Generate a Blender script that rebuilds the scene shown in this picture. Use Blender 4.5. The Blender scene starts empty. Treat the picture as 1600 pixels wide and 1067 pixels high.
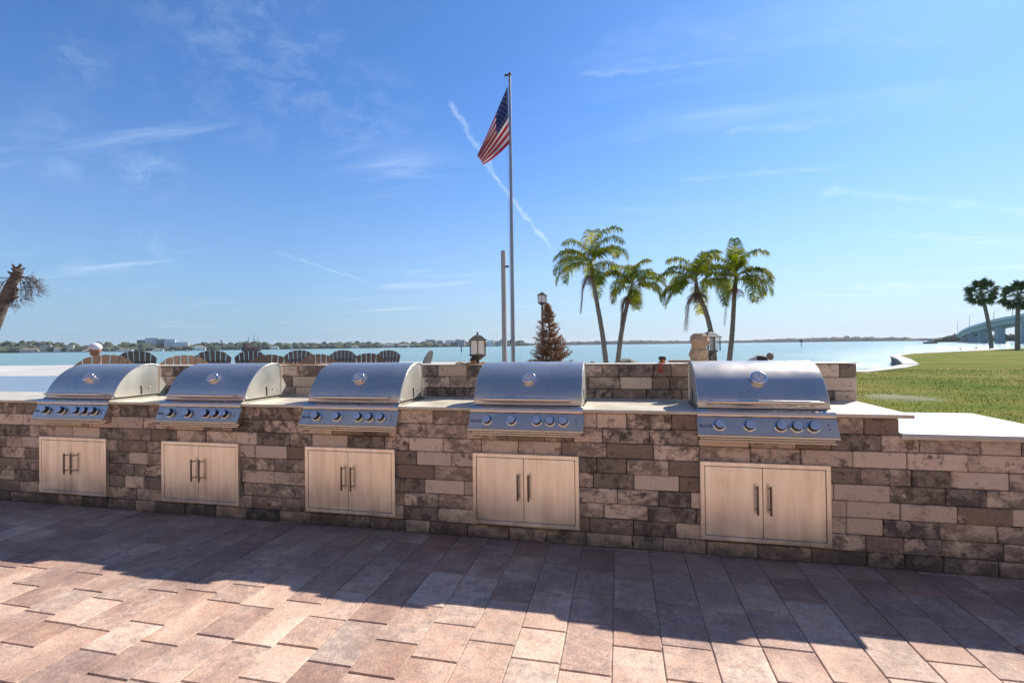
import bpy, math, random
from mathutils import Vector, Matrix, noise
R = math.radians
random.seed(7)
S = bpy.context.scene
C = S.collection

# ------------------------------------------------------------------ camera
F, PITCH, ROLL, YAW = 756.57, 0.0081857, -0.0127202, -0.220946
CAM = Vector((0, -3.71329, 1.52357))
fwd = Vector((math.sin(YAW)*math.cos(PITCH), math.cos(YAW)*math.cos(PITCH), math.sin(PITCH)))
r0 = Vector((math.cos(YAW), -math.sin(YAW), 0)); u0 = r0.cross(fwd)
rt = r0*math.cos(ROLL) + u0*math.sin(ROLL); up = -r0*math.sin(ROLL) + u0*math.cos(ROLL)
cd = bpy.data.cameras.new('camera'); cam = bpy.data.objects.new('camera', cd); C.objects.link(cam)
M = Matrix((rt, up, -fwd)).transposed().to_4x4(); M.translation = CAM
cam.matrix_world = M
cd.sensor_width = 36; cd.lens = F/1600*36; cd.clip_end = 40000; cd.clip_start = 0.05
S.camera = cam
def P(px, py, d):                      # a world point at depth d along the line of sight
    return CAM + fwd*d + rt*((px-800)/F*d) + up*((533.5-py)/F*d)
def G(px, py, z=0.0):                  # the point of height z on that line
    v = fwd + rt*((px-800)/F) + up*((533.5-py)/F)
    return CAM + v*((z-CAM.z)/v.z)

# ------------------------------------------------------------------ light
SUN = Vector((0.69, 0.93, 1.0)).normalized()
EL = math.asin(SUN.z); AZ = math.atan2(SUN.x, SUN.y)
W = bpy.data.worlds.new('World'); S.world = W; W.use_nodes = True
nt = W.node_tree; nt.nodes.clear()
def N(nt, t, **k):
    n = nt.nodes.new(t)
    for a, b in k.items():
        if a.startswith('i_'):
            n.inputs[int(a[2:]) if a[2:].isdigit() else a[2:].replace('_', ' ')].default_value = b
        else: setattr(n, a, b)
    return n
def L(nt, a, b): nt.links.new(a, b)
def mth(nt, op, a, b=None, c=None, clamp=False):
    n = nt.nodes.new('ShaderNodeMath'); n.operation = op; n.use_clamp = clamp
    for i, v in enumerate((a, b, c)):
        if v is None: continue
        if isinstance(v, (int, float)): n.inputs[i].default_value = v
        else: nt.links.new(v, n.inputs[i])
    return n.outputs[0]
sky = N(nt, 'ShaderNodeTexSky', sky_type='NISHITA', sun_disc=False, sun_elevation=EL, sun_rotation=AZ,
        altitude=0, air_density=1.0, dust_density=0.3, ozone_density=2.0)
tc = N(nt, 'ShaderNodeTexCoord'); V = tc.outputs['Generated']
def vdot(v, d):
    n = nt.nodes.new('ShaderNodeVectorMath'); n.operation = 'DOT_PRODUCT'
    L(nt, v, n.inputs[0]); n.inputs[1].default_value = d; return n.outputs['Value']
zc = vdot(V, (0, 0, 1))
# cloud layer coordinates: the direction projected on a high flat layer
den = mth(nt, 'MAXIMUM', mth(nt, 'ADD', zc, 0.06), 0.03)
cx = mth(nt, 'DIVIDE', vdot(V, (1, 0, 0)), den); cy = mth(nt, 'DIVIDE', vdot(V, (0, 1, 0)), den)
cmb = N(nt, 'ShaderNodeCombineXYZ'); L(nt, cx, cmb.inputs[0]); L(nt, cy, cmb.inputs[1])
mp = N(nt, 'ShaderNodeMapping'); mp.inputs['Rotation'].default_value = (0, 0, R(-28)); mp.inputs['Scale'].default_value = (0.42, 1.5, 1)
L(nt, cmb.outputs[0], mp.inputs[0])
n1 = N(nt, 'ShaderNodeTexNoise', i_Scale=1.15, i_Detail=9.0, i_Roughness=0.62, i_Distortion=0.5); L(nt, mp.outputs[0], n1.inputs['Vector'])
n2 = N(nt, 'ShaderNodeTexNoise', i_Scale=0.55, i_Detail=3.0); L(nt, cmb.outputs[0], n2.inputs['Vector'])
def rng(nt, v, a, b, c=0.0, d=1.0, smooth=False):
    n = N(nt, 'ShaderNodeMapRange'); n.clamp = True
    if smooth: n.interpolation_type = 'SMOOTHSTEP'
    L(nt, v, n.inputs[0])
    for i, q in enumerate((a, b, c, d)): n.inputs[1+i].default_value = q
    return n.outputs[0]
cl = mth(nt, 'MULTIPLY', rng(nt, n1.outputs[0], .50, .80, smooth=True), rng(nt, n2.outputs[0], .42, .62, smooth=True))
cl = mth(nt, 'MULTIPLY', cl, 0.42)
# condensation trails: thin arcs between two directions of the sky
def trail(a, b, w, strength, sc):
    da = (P(*a, 1)-CAM).normalized(); db = (P(*b, 1)-CAM).normalized()
    nrm = da.cross(db).normalized(); t = (db-da).normalized(); L0 = (db-da).length
    wob = N(nt, 'ShaderNodeTexNoise', i_Scale=sc, i_Detail=4.0, i_Roughness=.6); L(nt, V, wob.inputs['Vector'])
    off = mth(nt, 'MULTIPLY', mth(nt, 'SUBTRACT', wob.outputs[0], .5), w*4.0)
    d = mth(nt, 'ABSOLUTE', mth(nt, 'ADD', vdot(V, nrm), off))
    s = mth(nt, 'SUBTRACT', vdot(V, t), da.dot(t))
    core = rng(nt, d, 0, w, 1, 0, True)
    e = mth(nt, 'MULTIPLY', rng(nt, s, -.003, .01), rng(nt, s, L0*.80, L0, 1, 0))
    br = N(nt, 'ShaderNodeTexNoise', i_Scale=sc*1.1, i_Detail=6.0); L(nt, V, br.inputs['Vector'])
    return mth(nt, 'MULTIPLY', mth(nt, 'MULTIPLY', core, e), mth(nt, 'MULTIPLY', rng(nt, br.outputs[0], .32, .60, .35, 1), strength))
tr = None
for a in (((703, 160), (775, 272), .0075, .26, 38.), ((752, 250), (868, 398), .0062, .32, 42.),
          ((430, 393), (590, 446), .0035, .16, 50.), ((1330, 452), (1520, 443), .007, .20, 30.),
          ((1280, 296), (1680, 336), .010, .16, 25.), ((1060, 280), (1330, 262), .007, .12, 25.), ((900, 120), (1200, 88), .007, .13, 22.), ((1130, 212), (1330, 184), .009, .12, 25.)):
    t_ = trail(*a); tr = t_ if tr is None else mth(nt, 'MAXIMUM', tr, t_)
# a few soft puffs of cirrus
for (px, py, w_, s_) in ((125, 97, .030, .30), (105, 228, .05, .22), (222, 265, .040, .34), (250, 385, .035, .26), (495, 150, .06, .22), (380, 60, .12, .2), (440, 115, .10, .22), (570, 190, .08, .2)):
    dd = (P(px, py, 1)-CAM).normalized()
    g = mth(nt, 'SUBTRACT', 1.0, vdot(V, dd))
    g = mth(nt, 'POWER', rng(nt, g, 0, w_*w_*1.6, 1, 0), 1.6)
    nn = N(nt, 'ShaderNodeTexNoise', i_Scale=16.0, i_Detail=8.0, i_Roughness=.66, i_Distortion=.35)
    m_ = N(nt, 'ShaderNodeMapping'); m_.inputs['Scale'].default_value = (1, 1.3, 1.9); m_.inputs['Rotation'].default_value = (.5, .4, .3); L(nt, V, m_.inputs[0]); L(nt, m_.outputs[0], nn.inputs['Vector'])
    t_ = mth(nt, 'MULTIPLY', mth(nt, 'MULTIPLY', g, mth(nt, 'POWER', rng(nt, nn.outputs[0], .42, .78), 1.3)), s_*.8)
    tr = mth(nt, 'MAXIMUM', tr, t_)
clouds = mth(nt, 'MULTIPLY', mth(nt, 'MAXIMUM', cl, tr), rng(nt, zc, 0.0, 0.06))
tint = N(nt, 'ShaderNodeMix', data_type='RGBA', blend_type='MULTIPLY'); tint.inputs[0].default_value = 1; tint.inputs[7].default_value = (.60, .95, 1.38, 1); L(nt, sky.outputs[0], tint.inputs[6])
bg0 = N(nt, 'ShaderNodeBackground', i_Strength=0.070); L(nt, tint.outputs[2], bg0.inputs[0])
# pale air near the horizon, brighter towards the sun
sh_ = rng(nt, vdot(V, Vector((SUN.x, SUN.y, 0)).normalized()), .25, 1.0)
hc = N(nt, 'ShaderNodeMix', data_type='RGBA'); hc.inputs[6].default_value = (.20, .285, .38, 1); hc.inputs[7].default_value = (.38, .44, .50, 1); L(nt, sh_, hc.inputs[0])
bgh = N(nt, 'ShaderNodeBackground', i_Strength=1.0); L(nt, hc.outputs[2], bgh.inputs[0])
hf = mth(nt, 'MULTIPLY', mth(nt, 'POWER', rng(nt, zc, .0, .48, 1, 0), 2.0), .95)
bg = N(nt, 'ShaderNodeMixShader'); L(nt, hf, bg.inputs[0]); L(nt, bg0.outputs[0], bg.inputs[1]); L(nt, bgh.outputs[0], bg.inputs[2])
bg2 = N(nt, 'ShaderNodeBackground', i_Color=(0.62, 0.70, 0.78, 1), i_Strength=0.95)
ms = N(nt, 'ShaderNodeMixShader'); L(nt, clouds, ms.inputs[0]); L(nt, bg.outputs[0], ms.inputs[1]); L(nt, bg2.outputs[0], ms.inputs[2])
wo = N(nt, 'ShaderNodeOutputWorld'); L(nt, ms.outputs[0], wo.inputs[0])

sl = bpy.data.lights.new('sun', 'SUN'); sl.energy = 4.4; sl.angle = R(0.55); sl.color = (1.0, 0.93, 0.83)
so = bpy.data.objects.new('sun', sl); C.objects.link(so)
so.rotation_mode = 'QUATERNION'; so.rotation_quaternion = SUN.to_track_quat('Z', 'Y'); so.location = (20, 20, 30)
S.view_settings.view_transform = 'Standard'; S.view_settings.look = 'None'
S.view_settings.exposure = 0.84; S.view_settings.gamma = 1
S.render.engine = 'CYCLES'
S.cycles.max_bounces = 8; S.cycles.transparent_max_bounces = 8

# ------------------------------------------------------------------ materials
def newmat(name):
    m = bpy.data.materials.new(name); m.use_nodes = True
    t = m.node_tree; b = t.nodes['Principled BSDF']; return m, t, b
def ramp(t, v, stops):
    n = t.nodes.new('ShaderNodeValToRGB'); e = n.color_ramp.elements
    while len(e) > 1: e.remove(e[-1])
    for i, (p, c) in enumerate(stops):
        q = e[0] if i == 0 else e.new(p)
        q.position = p; q.color = (*c, 1)
    L(t, v, n.inputs[0]); return n.outputs[0]
def mixc(t, f, a, b, blend='MIX'):
    n = t.nodes.new('ShaderNodeMix'); n.data_type = 'RGBA'; n.blend_type = blend; n.clamp_factor = True
    for i, v in ((0, f), (6, a), (7, b)):
        if isinstance(v, (int, float)): n.inputs[i].default_value = v
        elif isinstance(v, tuple): n.inputs[i].default_value = (*v, 1) if len(v) == 3 else v
        else: L(t, v, n.inputs[i])
    return n.outputs[2]
def coord(t, scale=(1, 1, 1), rot=(0, 0, 0), kind='Object'):
    c = t.nodes.new('ShaderNodeTexCoord'); m = t.nodes.new('ShaderNodeMapping')
    m.inputs['Scale'].default_value = scale; m.inputs['Rotation'].default_value = rot
    L(t, c.outputs[kind], m.inputs[0]); return m.outputs[0]
def nz(t, vec, scale, detail=5, rough=.6, dist=0.0):
    n = t.nodes.new('ShaderNodeTexNoise'); n.inputs['Scale'].default_value = scale; n.inputs['Detail'].default_value = detail
    n.inputs['Roughness'].default_value = rough; n.inputs['Distortion'].default_value = dist
    L(t, vec, n.inputs['Vector']); return n.outputs[0]
def bump(t, b, h, strength, dist=0.01):
    n = t.nodes.new('ShaderNodeBump'); n.inputs['Strength'].default_value = strength; n.inputs['Distance'].default_value = dist
    L(t, h, n.inputs['Height']); L(t, n.outputs[0], b.inputs['Normal']); return n
def pm(name, c1, c2=None, scale=4., rough=.7, metal=0., bmp=0., bscale=None, stretch=(1, 1, 1), lo=.35, hi=.65, bd=.01):
    m, t, b = newmat(name)
    b.inputs['Roughness'].default_value = rough; b.inputs['Metallic'].default_value = metal
    v = coord(t, stretch); n = nz(t, v, scale)
    if c2 is None: c2 = tuple(x*.8 for x in c1)
    L(t, ramp(t, n, [(lo, c1), (hi, c2)]), b.inputs['Base Color'])
    if bmp: bump(t, b, nz(t, v, bscale or scale*3), bmp, bd)
    return m
MT = {}
# stone veneer: every stone has its own tone and its own amount of dark mottling, from the 'tint' attribute
def stone_mat(name, lightc, midc, dark, darker):
    m, t, b = newmat(name); b.inputs['Roughness'].default_value = .88
    a = N(t, 'ShaderNodeAttribute', attribute_name='tint'); sp = N(t, 'ShaderNodeSeparateColor'); L(t, a.outputs['Color'], sp.inputs[0])
    c = t.nodes.new('ShaderNodeTexCoord')
    va = t.nodes.new('ShaderNodeVectorMath'); va.operation = 'MULTIPLY_ADD'      # shift the pattern from stone to stone
    L(t, a.outputs['Color'], va.inputs[0]); va.inputs[1].default_value = (17, 9, 23); L(t, c.outputs['Object'], va.inputs[2])
    mpn = t.nodes.new('ShaderNodeMapping'); mpn.inputs['Scale'].default_value = (.9, 1, 1.45); L(t, va.outputs[0], mpn.inputs[0]); v = mpn.outputs[0]
    nb = mth(t, 'ADD', mth(t, 'MULTIPLY', nz(t, v, 10, 10, .76, .35), .62), mth(t, 'MULTIPLY', nz(t, v, 3.0, 3, .5, .3), .38)); nf = nz(t, v, 70, 5, .7)
    nd2 = nz(t, va.outputs[0], 13, 9, .70, .1)
    base = mixc(t, sp.outputs[1], lightc, midc)
    th = mth(t, 'ADD', nb, mth(t, 'MULTIPLY', mth(t, 'SUBTRACT', sp.outputs[0], .5), .34))
    th = mth(t, 'ADD', th, mth(t, 'MULTIPLY', mth(t, 'SUBTRACT', nf, .5), .26))
    f = rng(t, th, .45, .55)
    brown = mixc(t, sp.outputs[2], (.205, .145, .108), (.21, .175, .15))
    col = mixc(t, mth(t, 'MULTIPLY', f, .94), base, brown)
    th2 = mth(t, 'ADD', nd2, mth(t, 'MULTIPLY', mth(t, 'SUBTRACT', mth(t, 'ADD', sp.outputs[0], sp.outputs[2]), 1.0), .13))
    th2 = mth(t, 'ADD', th2, mth(t, 'MULTIPLY', mth(t, 'SUBTRACT', nf, .5), .2))
    f2 = rng(t, th2, .545, .635)
    col = mixc(t, mth(t, 'MULTIPLY', f2, .88), col, mixc(t, sp.outputs[1], dark, darker))
    col = mixc(t, .32, col, ramp(t, nf, [(.3, (.25, .24, .23)), (.7, (.9, .88, .86))]), 'OVERLAY')
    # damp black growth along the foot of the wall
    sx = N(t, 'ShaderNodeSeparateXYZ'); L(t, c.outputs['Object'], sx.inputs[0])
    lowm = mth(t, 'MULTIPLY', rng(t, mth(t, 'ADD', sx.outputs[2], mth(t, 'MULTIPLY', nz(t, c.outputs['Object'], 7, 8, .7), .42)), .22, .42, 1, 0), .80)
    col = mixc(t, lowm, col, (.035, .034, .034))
    L(t, col, b.inputs['Base Color'])
    h = mth(t, 'ADD', mth(t, 'MULTIPLY', nf, .5), mth(t, 'MULTIPLY', f, -.6))
    bump(t, b, mth(t, 'ADD', h, mth(t, 'MULTIPLY', nb, .5)), .6, .004)
    return m
MT['stone'] = stone_mat('stone_veneer', (.70, .54, .42), (.48, .375, .295), (.105, .074, .056), (.062, .052, .048))
MT['mortar'] = pm('mortar', (.06, .05, .045), (.03, .027, .025), 30, .95)
def paver_mat():
    m, t, b = newmat('paver'); b.inputs['Roughness'].default_value = .8
    a = N(t, 'ShaderNodeAttribute', attribute_name='tint'); sp = N(t, 'ShaderNodeSeparateColor'); L(t, a.outputs['Color'], sp.inputs[0])
    c = t.nodes.new('ShaderNodeTexCoord')
    va = t.nodes.new('ShaderNodeVectorMath'); va.operation = 'MULTIPLY_ADD'
    L(t, a.outputs['Color'], va.inputs[0]); va.inputs[1].default_value = (13, 19, 7); L(t, c.outputs['Object'], va.inputs[2]); v = va.outputs[0]
    n = nz(t, v, 3.0, 8, .68, .4); nf = nz(t, v, 90, 4, .75); nm = nz(t, v, 16, 6, .7)
    base = ramp(t, mth(t, 'ADD', mth(t, 'ADD', mth(t, 'MULTIPLY', n, .62), mth(t, 'MULTIPLY', nm, .16)), mth(t, 'MULTIPLY', sp.outputs[0], .26)),
                [(.30, (.33, .185, .135)), (.42, (.47, .28, .20)), (.52, (.58, .385, .285)), (.62, (.65, .475, .36)), (.78, (.69, .56, .44))])
    col = mixc(t, mth(t, 'MULTIPLY', rng(t, mth(t, 'ADD', nm, mth(t, 'MULTIPLY', sp.outputs[1], .22)), .54, .78), .60), base, (.20, .14, .13))
    col = mixc(t, .55, col, ramp(t, nf, [(.3, (.16, .16, .16)), (.72, (.82, .82, .82))]), 'OVERLAY')
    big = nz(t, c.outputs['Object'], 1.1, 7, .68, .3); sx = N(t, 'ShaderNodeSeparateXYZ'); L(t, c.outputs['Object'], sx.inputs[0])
    near = rng(t, sx.outputs[1], -1.3, -.1); stain_shade = rng(t, mth(t, 'ADD', big, mth(t, 'MULTIPLY', near, .20)), .46, .66)  # stain by the wall, widened to paint the shaded strip darker
    col = mixc(t, mth(t, 'MULTIPLY', stain_shade, .48), col, (.125, .068, .055))
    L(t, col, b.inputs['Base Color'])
    bump(t, b, mth(t, 'ADD', nf, mth(t, 'MULTIPLY', nm, 1.5)), .5, .003)
    return m
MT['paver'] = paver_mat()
MT['joint'] = pm('joint_sand', (.55, .46, .38), (.26, .20, .16), 12, .95)
def steel(name, col, rough, streak, var=.10, bm=.015):
    m, t, b = newmat(name); b.inputs['Metallic'].default_value = 1
    v = coord(t, streak); n = nz(t, v, 1.0, 6, .6)
    oi = N(t, 'ShaderNodeObjectInfo'); vo = t.nodes.new('ShaderNodeVectorMath'); vo.operation = 'ADD'; L(t, coord(t), vo.inputs[0]); L(t, oi.outputs['Location'], vo.inputs[1]); n2_ = nz(t, vo.outputs[0], 4.0, 3, .5, 0)
    L(t, ramp(t, mth(t, 'ADD', mth(t, 'MULTIPLY', n, .5), mth(t, 'MULTIPLY', n2_, .5)), [(.3, tuple(x*(1-var) for x in col)), (.7, col)]), b.inputs['Base Color'])
    L(t, rng(t, n2_, .3, .7, rough*.85, rough*1.25), b.inputs['Roughness'])
    b.inputs['Metallic'].default_value = .86 if 'hood' in name else 1
    return m
MT['hood'] = steel('brushed_steel_hood', (.68, .60, .51), .28, (2, 300, 300))
MT['steel'] = steel('brushed_steel', (.66, .60, .54), .27, (3, 260, 260))
MT['panel'] = steel('steel_panel', (.64, .56, .47), .28, (3, 260, 260))
MT['dull_steel'] = steel('dull_side_steel', (.60, .58, .50), .46, (200, 3, 3), .14, .10)
MT['dull_steel'].node_tree.nodes['Principled BSDF'].inputs['Metallic'].default_value = .8
MT['cabinet'] = steel('cabinet_steel', (.72, .68, .64), .40, (110, 110, 3), .13, .08)
def cab_mat():
    m, t, b = newmat('weathered_cabinet_steel'); b.inputs['Metallic'].default_value = .92
    o = N(t, 'ShaderNodeObjectInfo'); vv = coord(t, (1, 1, 1))
    va = t.nodes.new('ShaderNodeVectorMath'); va.operation = 'ADD'; L(t, vv, va.inputs[0]); L(t, o.outputs['Location'], va.inputs[1])
    mm = t.nodes.new('ShaderNodeMapping'); mm.inputs['Scale'].default_value = (14, 14, 1.3); L(t, va.outputs[0], mm.inputs[0])
    n = nz(t, mm.outputs[0], 1, 6, .6, .3); nb_ = nz(t, va.outputs[0], 4, 5, .6)
    m2 = t.nodes.new('ShaderNodeMapping'); m2.inputs['Scale'].default_value = (6, 6, 40); L(t, va.outputs[0], m2.inputs[0])
    sc_ = nz(t, m2.outputs[0], 1.6, 5, .7)
    col = ramp(t, mth(t, 'ADD', mth(t, 'MULTIPLY', n, .6), mth(t, 'MULTIPLY', nb_, .4)), [(.33, (.64, .56, .47)), (.5, (.83, .75, .64)), (.66, (.95, .89, .78))])
    col = mixc(t, rng(t, sc_, .64, .74, 0, .5), col, (.40, .32, .28))
    L(t, col, b.inputs['Base Color']); L(t, rng(t, nb_, .3, .7, .28, .44), b.inputs['Roughness'])
    bump(t, b, n, .05, .002); return m
MT['cabinet'] = cab_mat()
MT['chrome'] = pm('polished_metal', (.75, .76, .78), (.65, .66, .68), 8, .12, 1)
MT['black'] = pm('black_plastic', (.02, .02, .022), (.035, .033, .03), 20, .45)
MT['gap'] = pm('dark_gap', (.012, .010, .010), None, 9, .9)
MT['bronze'] = pm('dark_bronze', (.035, .032, .032), (.07, .06, .055), 18, .75, .1, .2)
MT['knobface'] = pm('knob_face', (.62, .66, .72), (.52, .56, .62), 30, .3, .85)
MT['handle'] = pm('aged_handle_steel', (.17, .15, .13), (.11, .095, .085), 30, .35, 1)
MT['dial'] = pm('dial_face', (.62, .66, .70), (.52, .56, .60), 10, .4)
MT['ink'] = pm('printed_ink', (.06, .06, .12), None, 10, .6)
def counter_mat():
    m, t, b = newmat('travertine'); b.inputs['Roughness'].default_value = .42
    v = coord(t); n = nz(t, v, 5, 9, .68, .6); f = nz(t, v, 55, 5, .7)
    col = ramp(t, n, [(.32, (.40, .34, .25)), (.5, (.54, .48, .37)), (.68, (.62, .57, .47))])
    col = mixc(t, rng(t, f, .58, .72, 0, .6), col, (.30, .22, .16))
    L(t, col, b.inputs['Base Color']); bump(t, b, f, .3, .003); return m
MT['counter'] = counter_mat()
MT['pale_counter'] = pm('pale_quartz', (.44, .47, .49), (.37, .40, .42), 7, .4, 0, .1, 80)

# ------------------------------------------------------------------ mesh helpers
class MB:
    def __init__(s): s.v = []; s.f = []; s.mi = []; s.col = []; s.sm = []
    def add(s, vs, fs, mi=0, col=None, sm=False, mat=None):
        o = len(s.v)
        s.v += [tuple(mat @ Vector(q)) if mat else tuple(q) for q in vs]
        for f in fs:
            s.f.append(tuple(o+i for i in f)); s.mi.append(mi); s.col.append(col or (0, 0, 0)); s.sm.append(sm)
    def box(s, x0, x1, y0, y1, z0, z1, bev=0, mi=0, col=None, mat=None):
        if bev <= 0:
            vs = [(x, y, z) for z in (z0, z1) for y in (y0, y1) for x in (x0, x1)]
            s.add(vs, [(0, 2, 3, 1), (4, 5, 7, 6), (0, 1, 5, 4), (2, 6, 7, 3), (0, 4, 6, 2), (1, 3, 7, 5)], mi, col, mat=mat); return
        b = min(bev, (x1-x0)*.45, (y1-y0)*.45, (z1-z0)*.45); vs = []; idx = {}
        X = (x0, x1); Y = (y0, y1); Z = (z0, z1)
        for i in (0, 1):
            for j in (0, 1):
                for k in (0, 1):
                    sx, sy, sz = (1, -1)[i]*b, (1, -1)[j]*b, (1, -1)[k]*b
                    for a, q in enumerate(((X[i], Y[j]+sy, Z[k]+sz), (X[i]+sx, Y[j], Z[k]+sz), (X[i]+sx, Y[j]+sy, Z[k]))):
                        idx[(i, j, k, a)] = len(vs); vs.append(q)
        fs = []
        def I(i, j, k, a): return idx[(i, j, k, a)]
        for i in (0, 1):
            q = [I(i, 0, 0, 0), I(i, 1, 0, 0), I(i, 1, 1, 0), I(i, 0, 1, 0)]; fs.append(q if i else q[::-1])
            q = [I(0, i, 0, 1), I(0, i, 1, 1), I(1, i, 1, 1), I(1, i, 0, 1)]; fs.append(q if i else q[::-1])
            q = [I(0, 0, i, 2), I(1, 0, i, 2), I(1, 1, i, 2), I(0, 1, i, 2)]; fs.append(q if i else q[::-1])
        for p in (0, 1):
            for q_ in (0, 1):
                fs.append([I(p, q_, 0, 0), I(p, q_, 1, 0), I(p, q_, 1, 1), I(p, q_, 0, 1)])
                fs.append([I(p, 0, q_, 0), I(p, 1, q_, 0), I(p, 1, q_, 2), I(p, 0, q_, 2)])
                fs.append([I(0, p, q_, 1), I(1, p, q_, 1), I(1, p, q_, 2), I(0, p, q_, 2)])
        for i in (0, 1):
            for j in (0, 1):
                for k in (0, 1): fs.append([I(i, j, k, 0), I(i, j, k, 1), I(i, j, k, 2)])
        s.add(vs, fs, mi, col, mat=mat)
    def prism(s, prof, x0, x1, mi=0, sm=False, mat=None, caps=True):     # profile of (y, z), extruded along x
        n = len(prof); vs = [(x0, y, z) for y, z in prof]+[(x1, y, z) for y, z in prof]
        s.add(vs, [(i, (i+1) % n, n+(i+1) % n, n+i) for i in range(n)], mi, sm=sm, mat=mat)
        if caps: s.add(vs, [tuple(range(n))[::-1], tuple(range(n, 2*n))], mi, mat=mat)
    def slab(s, poly, z0, z1, mi=0, mat=None):                            # polygon of (x, y), between two heights
        n = len(poly); vs = [(x, y, z0) for x, y in poly]+[(x, y, z1) for x, y in poly]
        s.add(vs, [tuple(range(n))[::-1], tuple(range(n, 2*n))]+[(i, (i+1) % n, n+(i+1) % n, n+i) for i in range(n)], mi, mat=mat)
    def lathe(s, prof, seg=16, mi=0, mat=None, sm=True):                  # profile of (r, z)
        vs = []; fs = []
        for r_, z in prof:
            for k in range(seg):
                a = 2*math.pi*k/seg; vs.append((r_*math.cos(a), r_*math.sin(a), z))
        for i in range(len(prof)-1):
            for k in range(seg):
                k2 = (k+1) % seg; fs.append((i*seg+k, i*seg+k2, (i+1)*seg+k2, (i+1)*seg+k))
        s.add(vs, fs, mi, sm=sm, mat=mat)
        s.add([vs[k] for k in range(seg)], [tuple(range(seg))[::-1]], mi, mat=mat)
        s.add([vs[(len(prof)-1)*seg+k] for k in range(seg)], [tuple(range(seg))], mi, mat=mat)
    def tube(s, pts, rad, seg=8, mi=0, sm=True, caps=True):
        pts = [Vector(p) for p in pts]; rr = rad if isinstance(rad, (list, tuple)) else [rad]*len(pts)
        vs = []; fs = []; ref = None
        for i, p in enumerate(pts):
            d = (pts[min(i+1, len(pts)-1)]-pts[max(i-1, 0)]).normalized()
            if ref is None: ref = Vector((0, 0, 1)) if abs(d.z) < .9 else Vector((1, 0, 0))
            a = d.cross(ref).normalized(); b = a.cross(d).normalized(); ref = b
            for k in range(seg):
                t = 2*math.pi*k/seg; vs.append(p+(a*math.cos(t)+b*math.sin(t))*rr[i])
        for i in range(len(pts)-1):
            for k in range(seg):
                k2 = (k+1) % seg; fs.append((i*seg+k, (i+1)*seg+k, (i+1)*seg+k2, i*seg+k2))
        s.add(vs, fs, mi, sm=sm)
        if caps: s.add(vs, [tuple(range(seg)), tuple(range((len(pts)-1)*seg, len(pts)*seg))[::-1]], mi)
    def ball(s, c, r_, seg=12, ring=8, mi=0, sc=(1, 1, 1), mat=None):
        vs = [(c[0], c[1], c[2]-r_*sc[2])]; fs = []
        for i in range(1, ring):
            ph = -math.pi/2+math.pi*i/ring
            for k in range(seg):
                a = 2*math.pi*k/seg; vs.append((c[0]+r_*sc[0]*math.cos(ph)*math.cos(a), c[1]+r_*sc[1]*math.cos(ph)*math.sin(a), c[2]+r_*sc[2]*math.sin(ph)))
        vs.append((c[0], c[1], c[2]+r_*sc[2])); n = len(vs)-1
        for k in range(seg):
            k2 = (k+1) % seg; fs.append((0, 1+k2, 1+k)); fs.append((n, 1+(ring-2)*seg+k, 1+(ring-2)*seg+k2))
            for i in range(ring-2): fs.append((1+i*seg+k, 1+i*seg+k2, 1+(i+1)*seg+k2, 1+(i+1)*seg+k))
        s.add(vs, fs, mi, sm=True, mat=mat)
    def build(s, name, mats, parent=None, loc=None, tint=False):
        me = bpy.data.meshes.new(name); me.from_pydata(s.v, [], s.f)
        for m in (mats if isinstance(mats, (list, tuple)) else [mats]): me.materials.append(MT[m] if isinstance(m, str) else m)
        me.polygons.foreach_set('material_index', s.mi); me.polygons.foreach_set('use_smooth', s.sm)
        if tint:
            a = me.color_attributes.new('tint', 'FLOAT_COLOR', 'CORNER'); buf = []
            for f, c in zip(s.f, s.col): buf += [c[0], c[1], c[2], 1.0]*len(f)
            a.data.foreach_set('color', buf)
        me.update()
        o = bpy.data.objects.new(name, me); C.objects.link(o)
        if parent: o.parent = parent
        if loc is not None: o.location = loc
        return o
def tag(o, label=None, cat=None, group=None, kind=None):
    if label: o['label'] = label
    if cat: o['category'] = cat
    if group: o['group'] = group
    if kind: o['kind'] = kind
    return o
def empty(name, loc, label, cat, group=None, rz=0):
    o = bpy.data.objects.new(name, None); C.objects.link(o); o.location = loc; o.rotation_euler = (0, 0, rz)
    o.empty_display_size = .1
    return tag(o, label, cat, group)
def copy_tree(o, parent=None):
    c = o.copy(); C.objects.link(c); c.parent = parent
    for ch in list(o.children): copy_tree(ch, c)
    return c
def T(x, y, z, rz=0, rx=0, ry=0):
    return Matrix.Translation((x, y, z)) @ Matrix.Rotation(rz, 4, 'Z') @ Matrix.Rotation(ry, 4, 'Y') @ Matrix.Rotation(rx, 4, 'X')
rnd = random.random
def ru(a, b): return a+(b-a)*random.random()

# ------------------------------------------------------------------ ground, water
# brick patio: one sheet of separate pavers over a bed of sand
b = MB(); bed = MB()
bed.box(-14.5, 9.5, -9.6, .25, -.09, -.0075)
PW = .243; x = -14.4
while x < 9.4:
    y = -9.5+ru(0, .3)
    while y < .2:
        l = random.choice((.20, .26, .30, .36, .42)); y1 = min(y+l, .22)
        if y1-y > .06:
            dz = ru(-.0015, .0015); g_ = .0042
            tint = (min(1, max(0, random.gauss(.5, .24))), rnd(), rnd())
            b.box(x+g_*.6, x+PW-g_*.6, y+g_*.95, y1-g_*.95, -.05, dz, .0035, 0, tint)
        y = y1
    x += PW
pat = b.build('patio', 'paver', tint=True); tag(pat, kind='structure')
bed.build('patio_bed', 'joint'); tag(C.objects['patio_bed'], kind='structure')
MT['near_ground'] = pm('plaza_paving', (.40, .27, .21), (.30, .20, .16), 1.5, .85)
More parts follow.
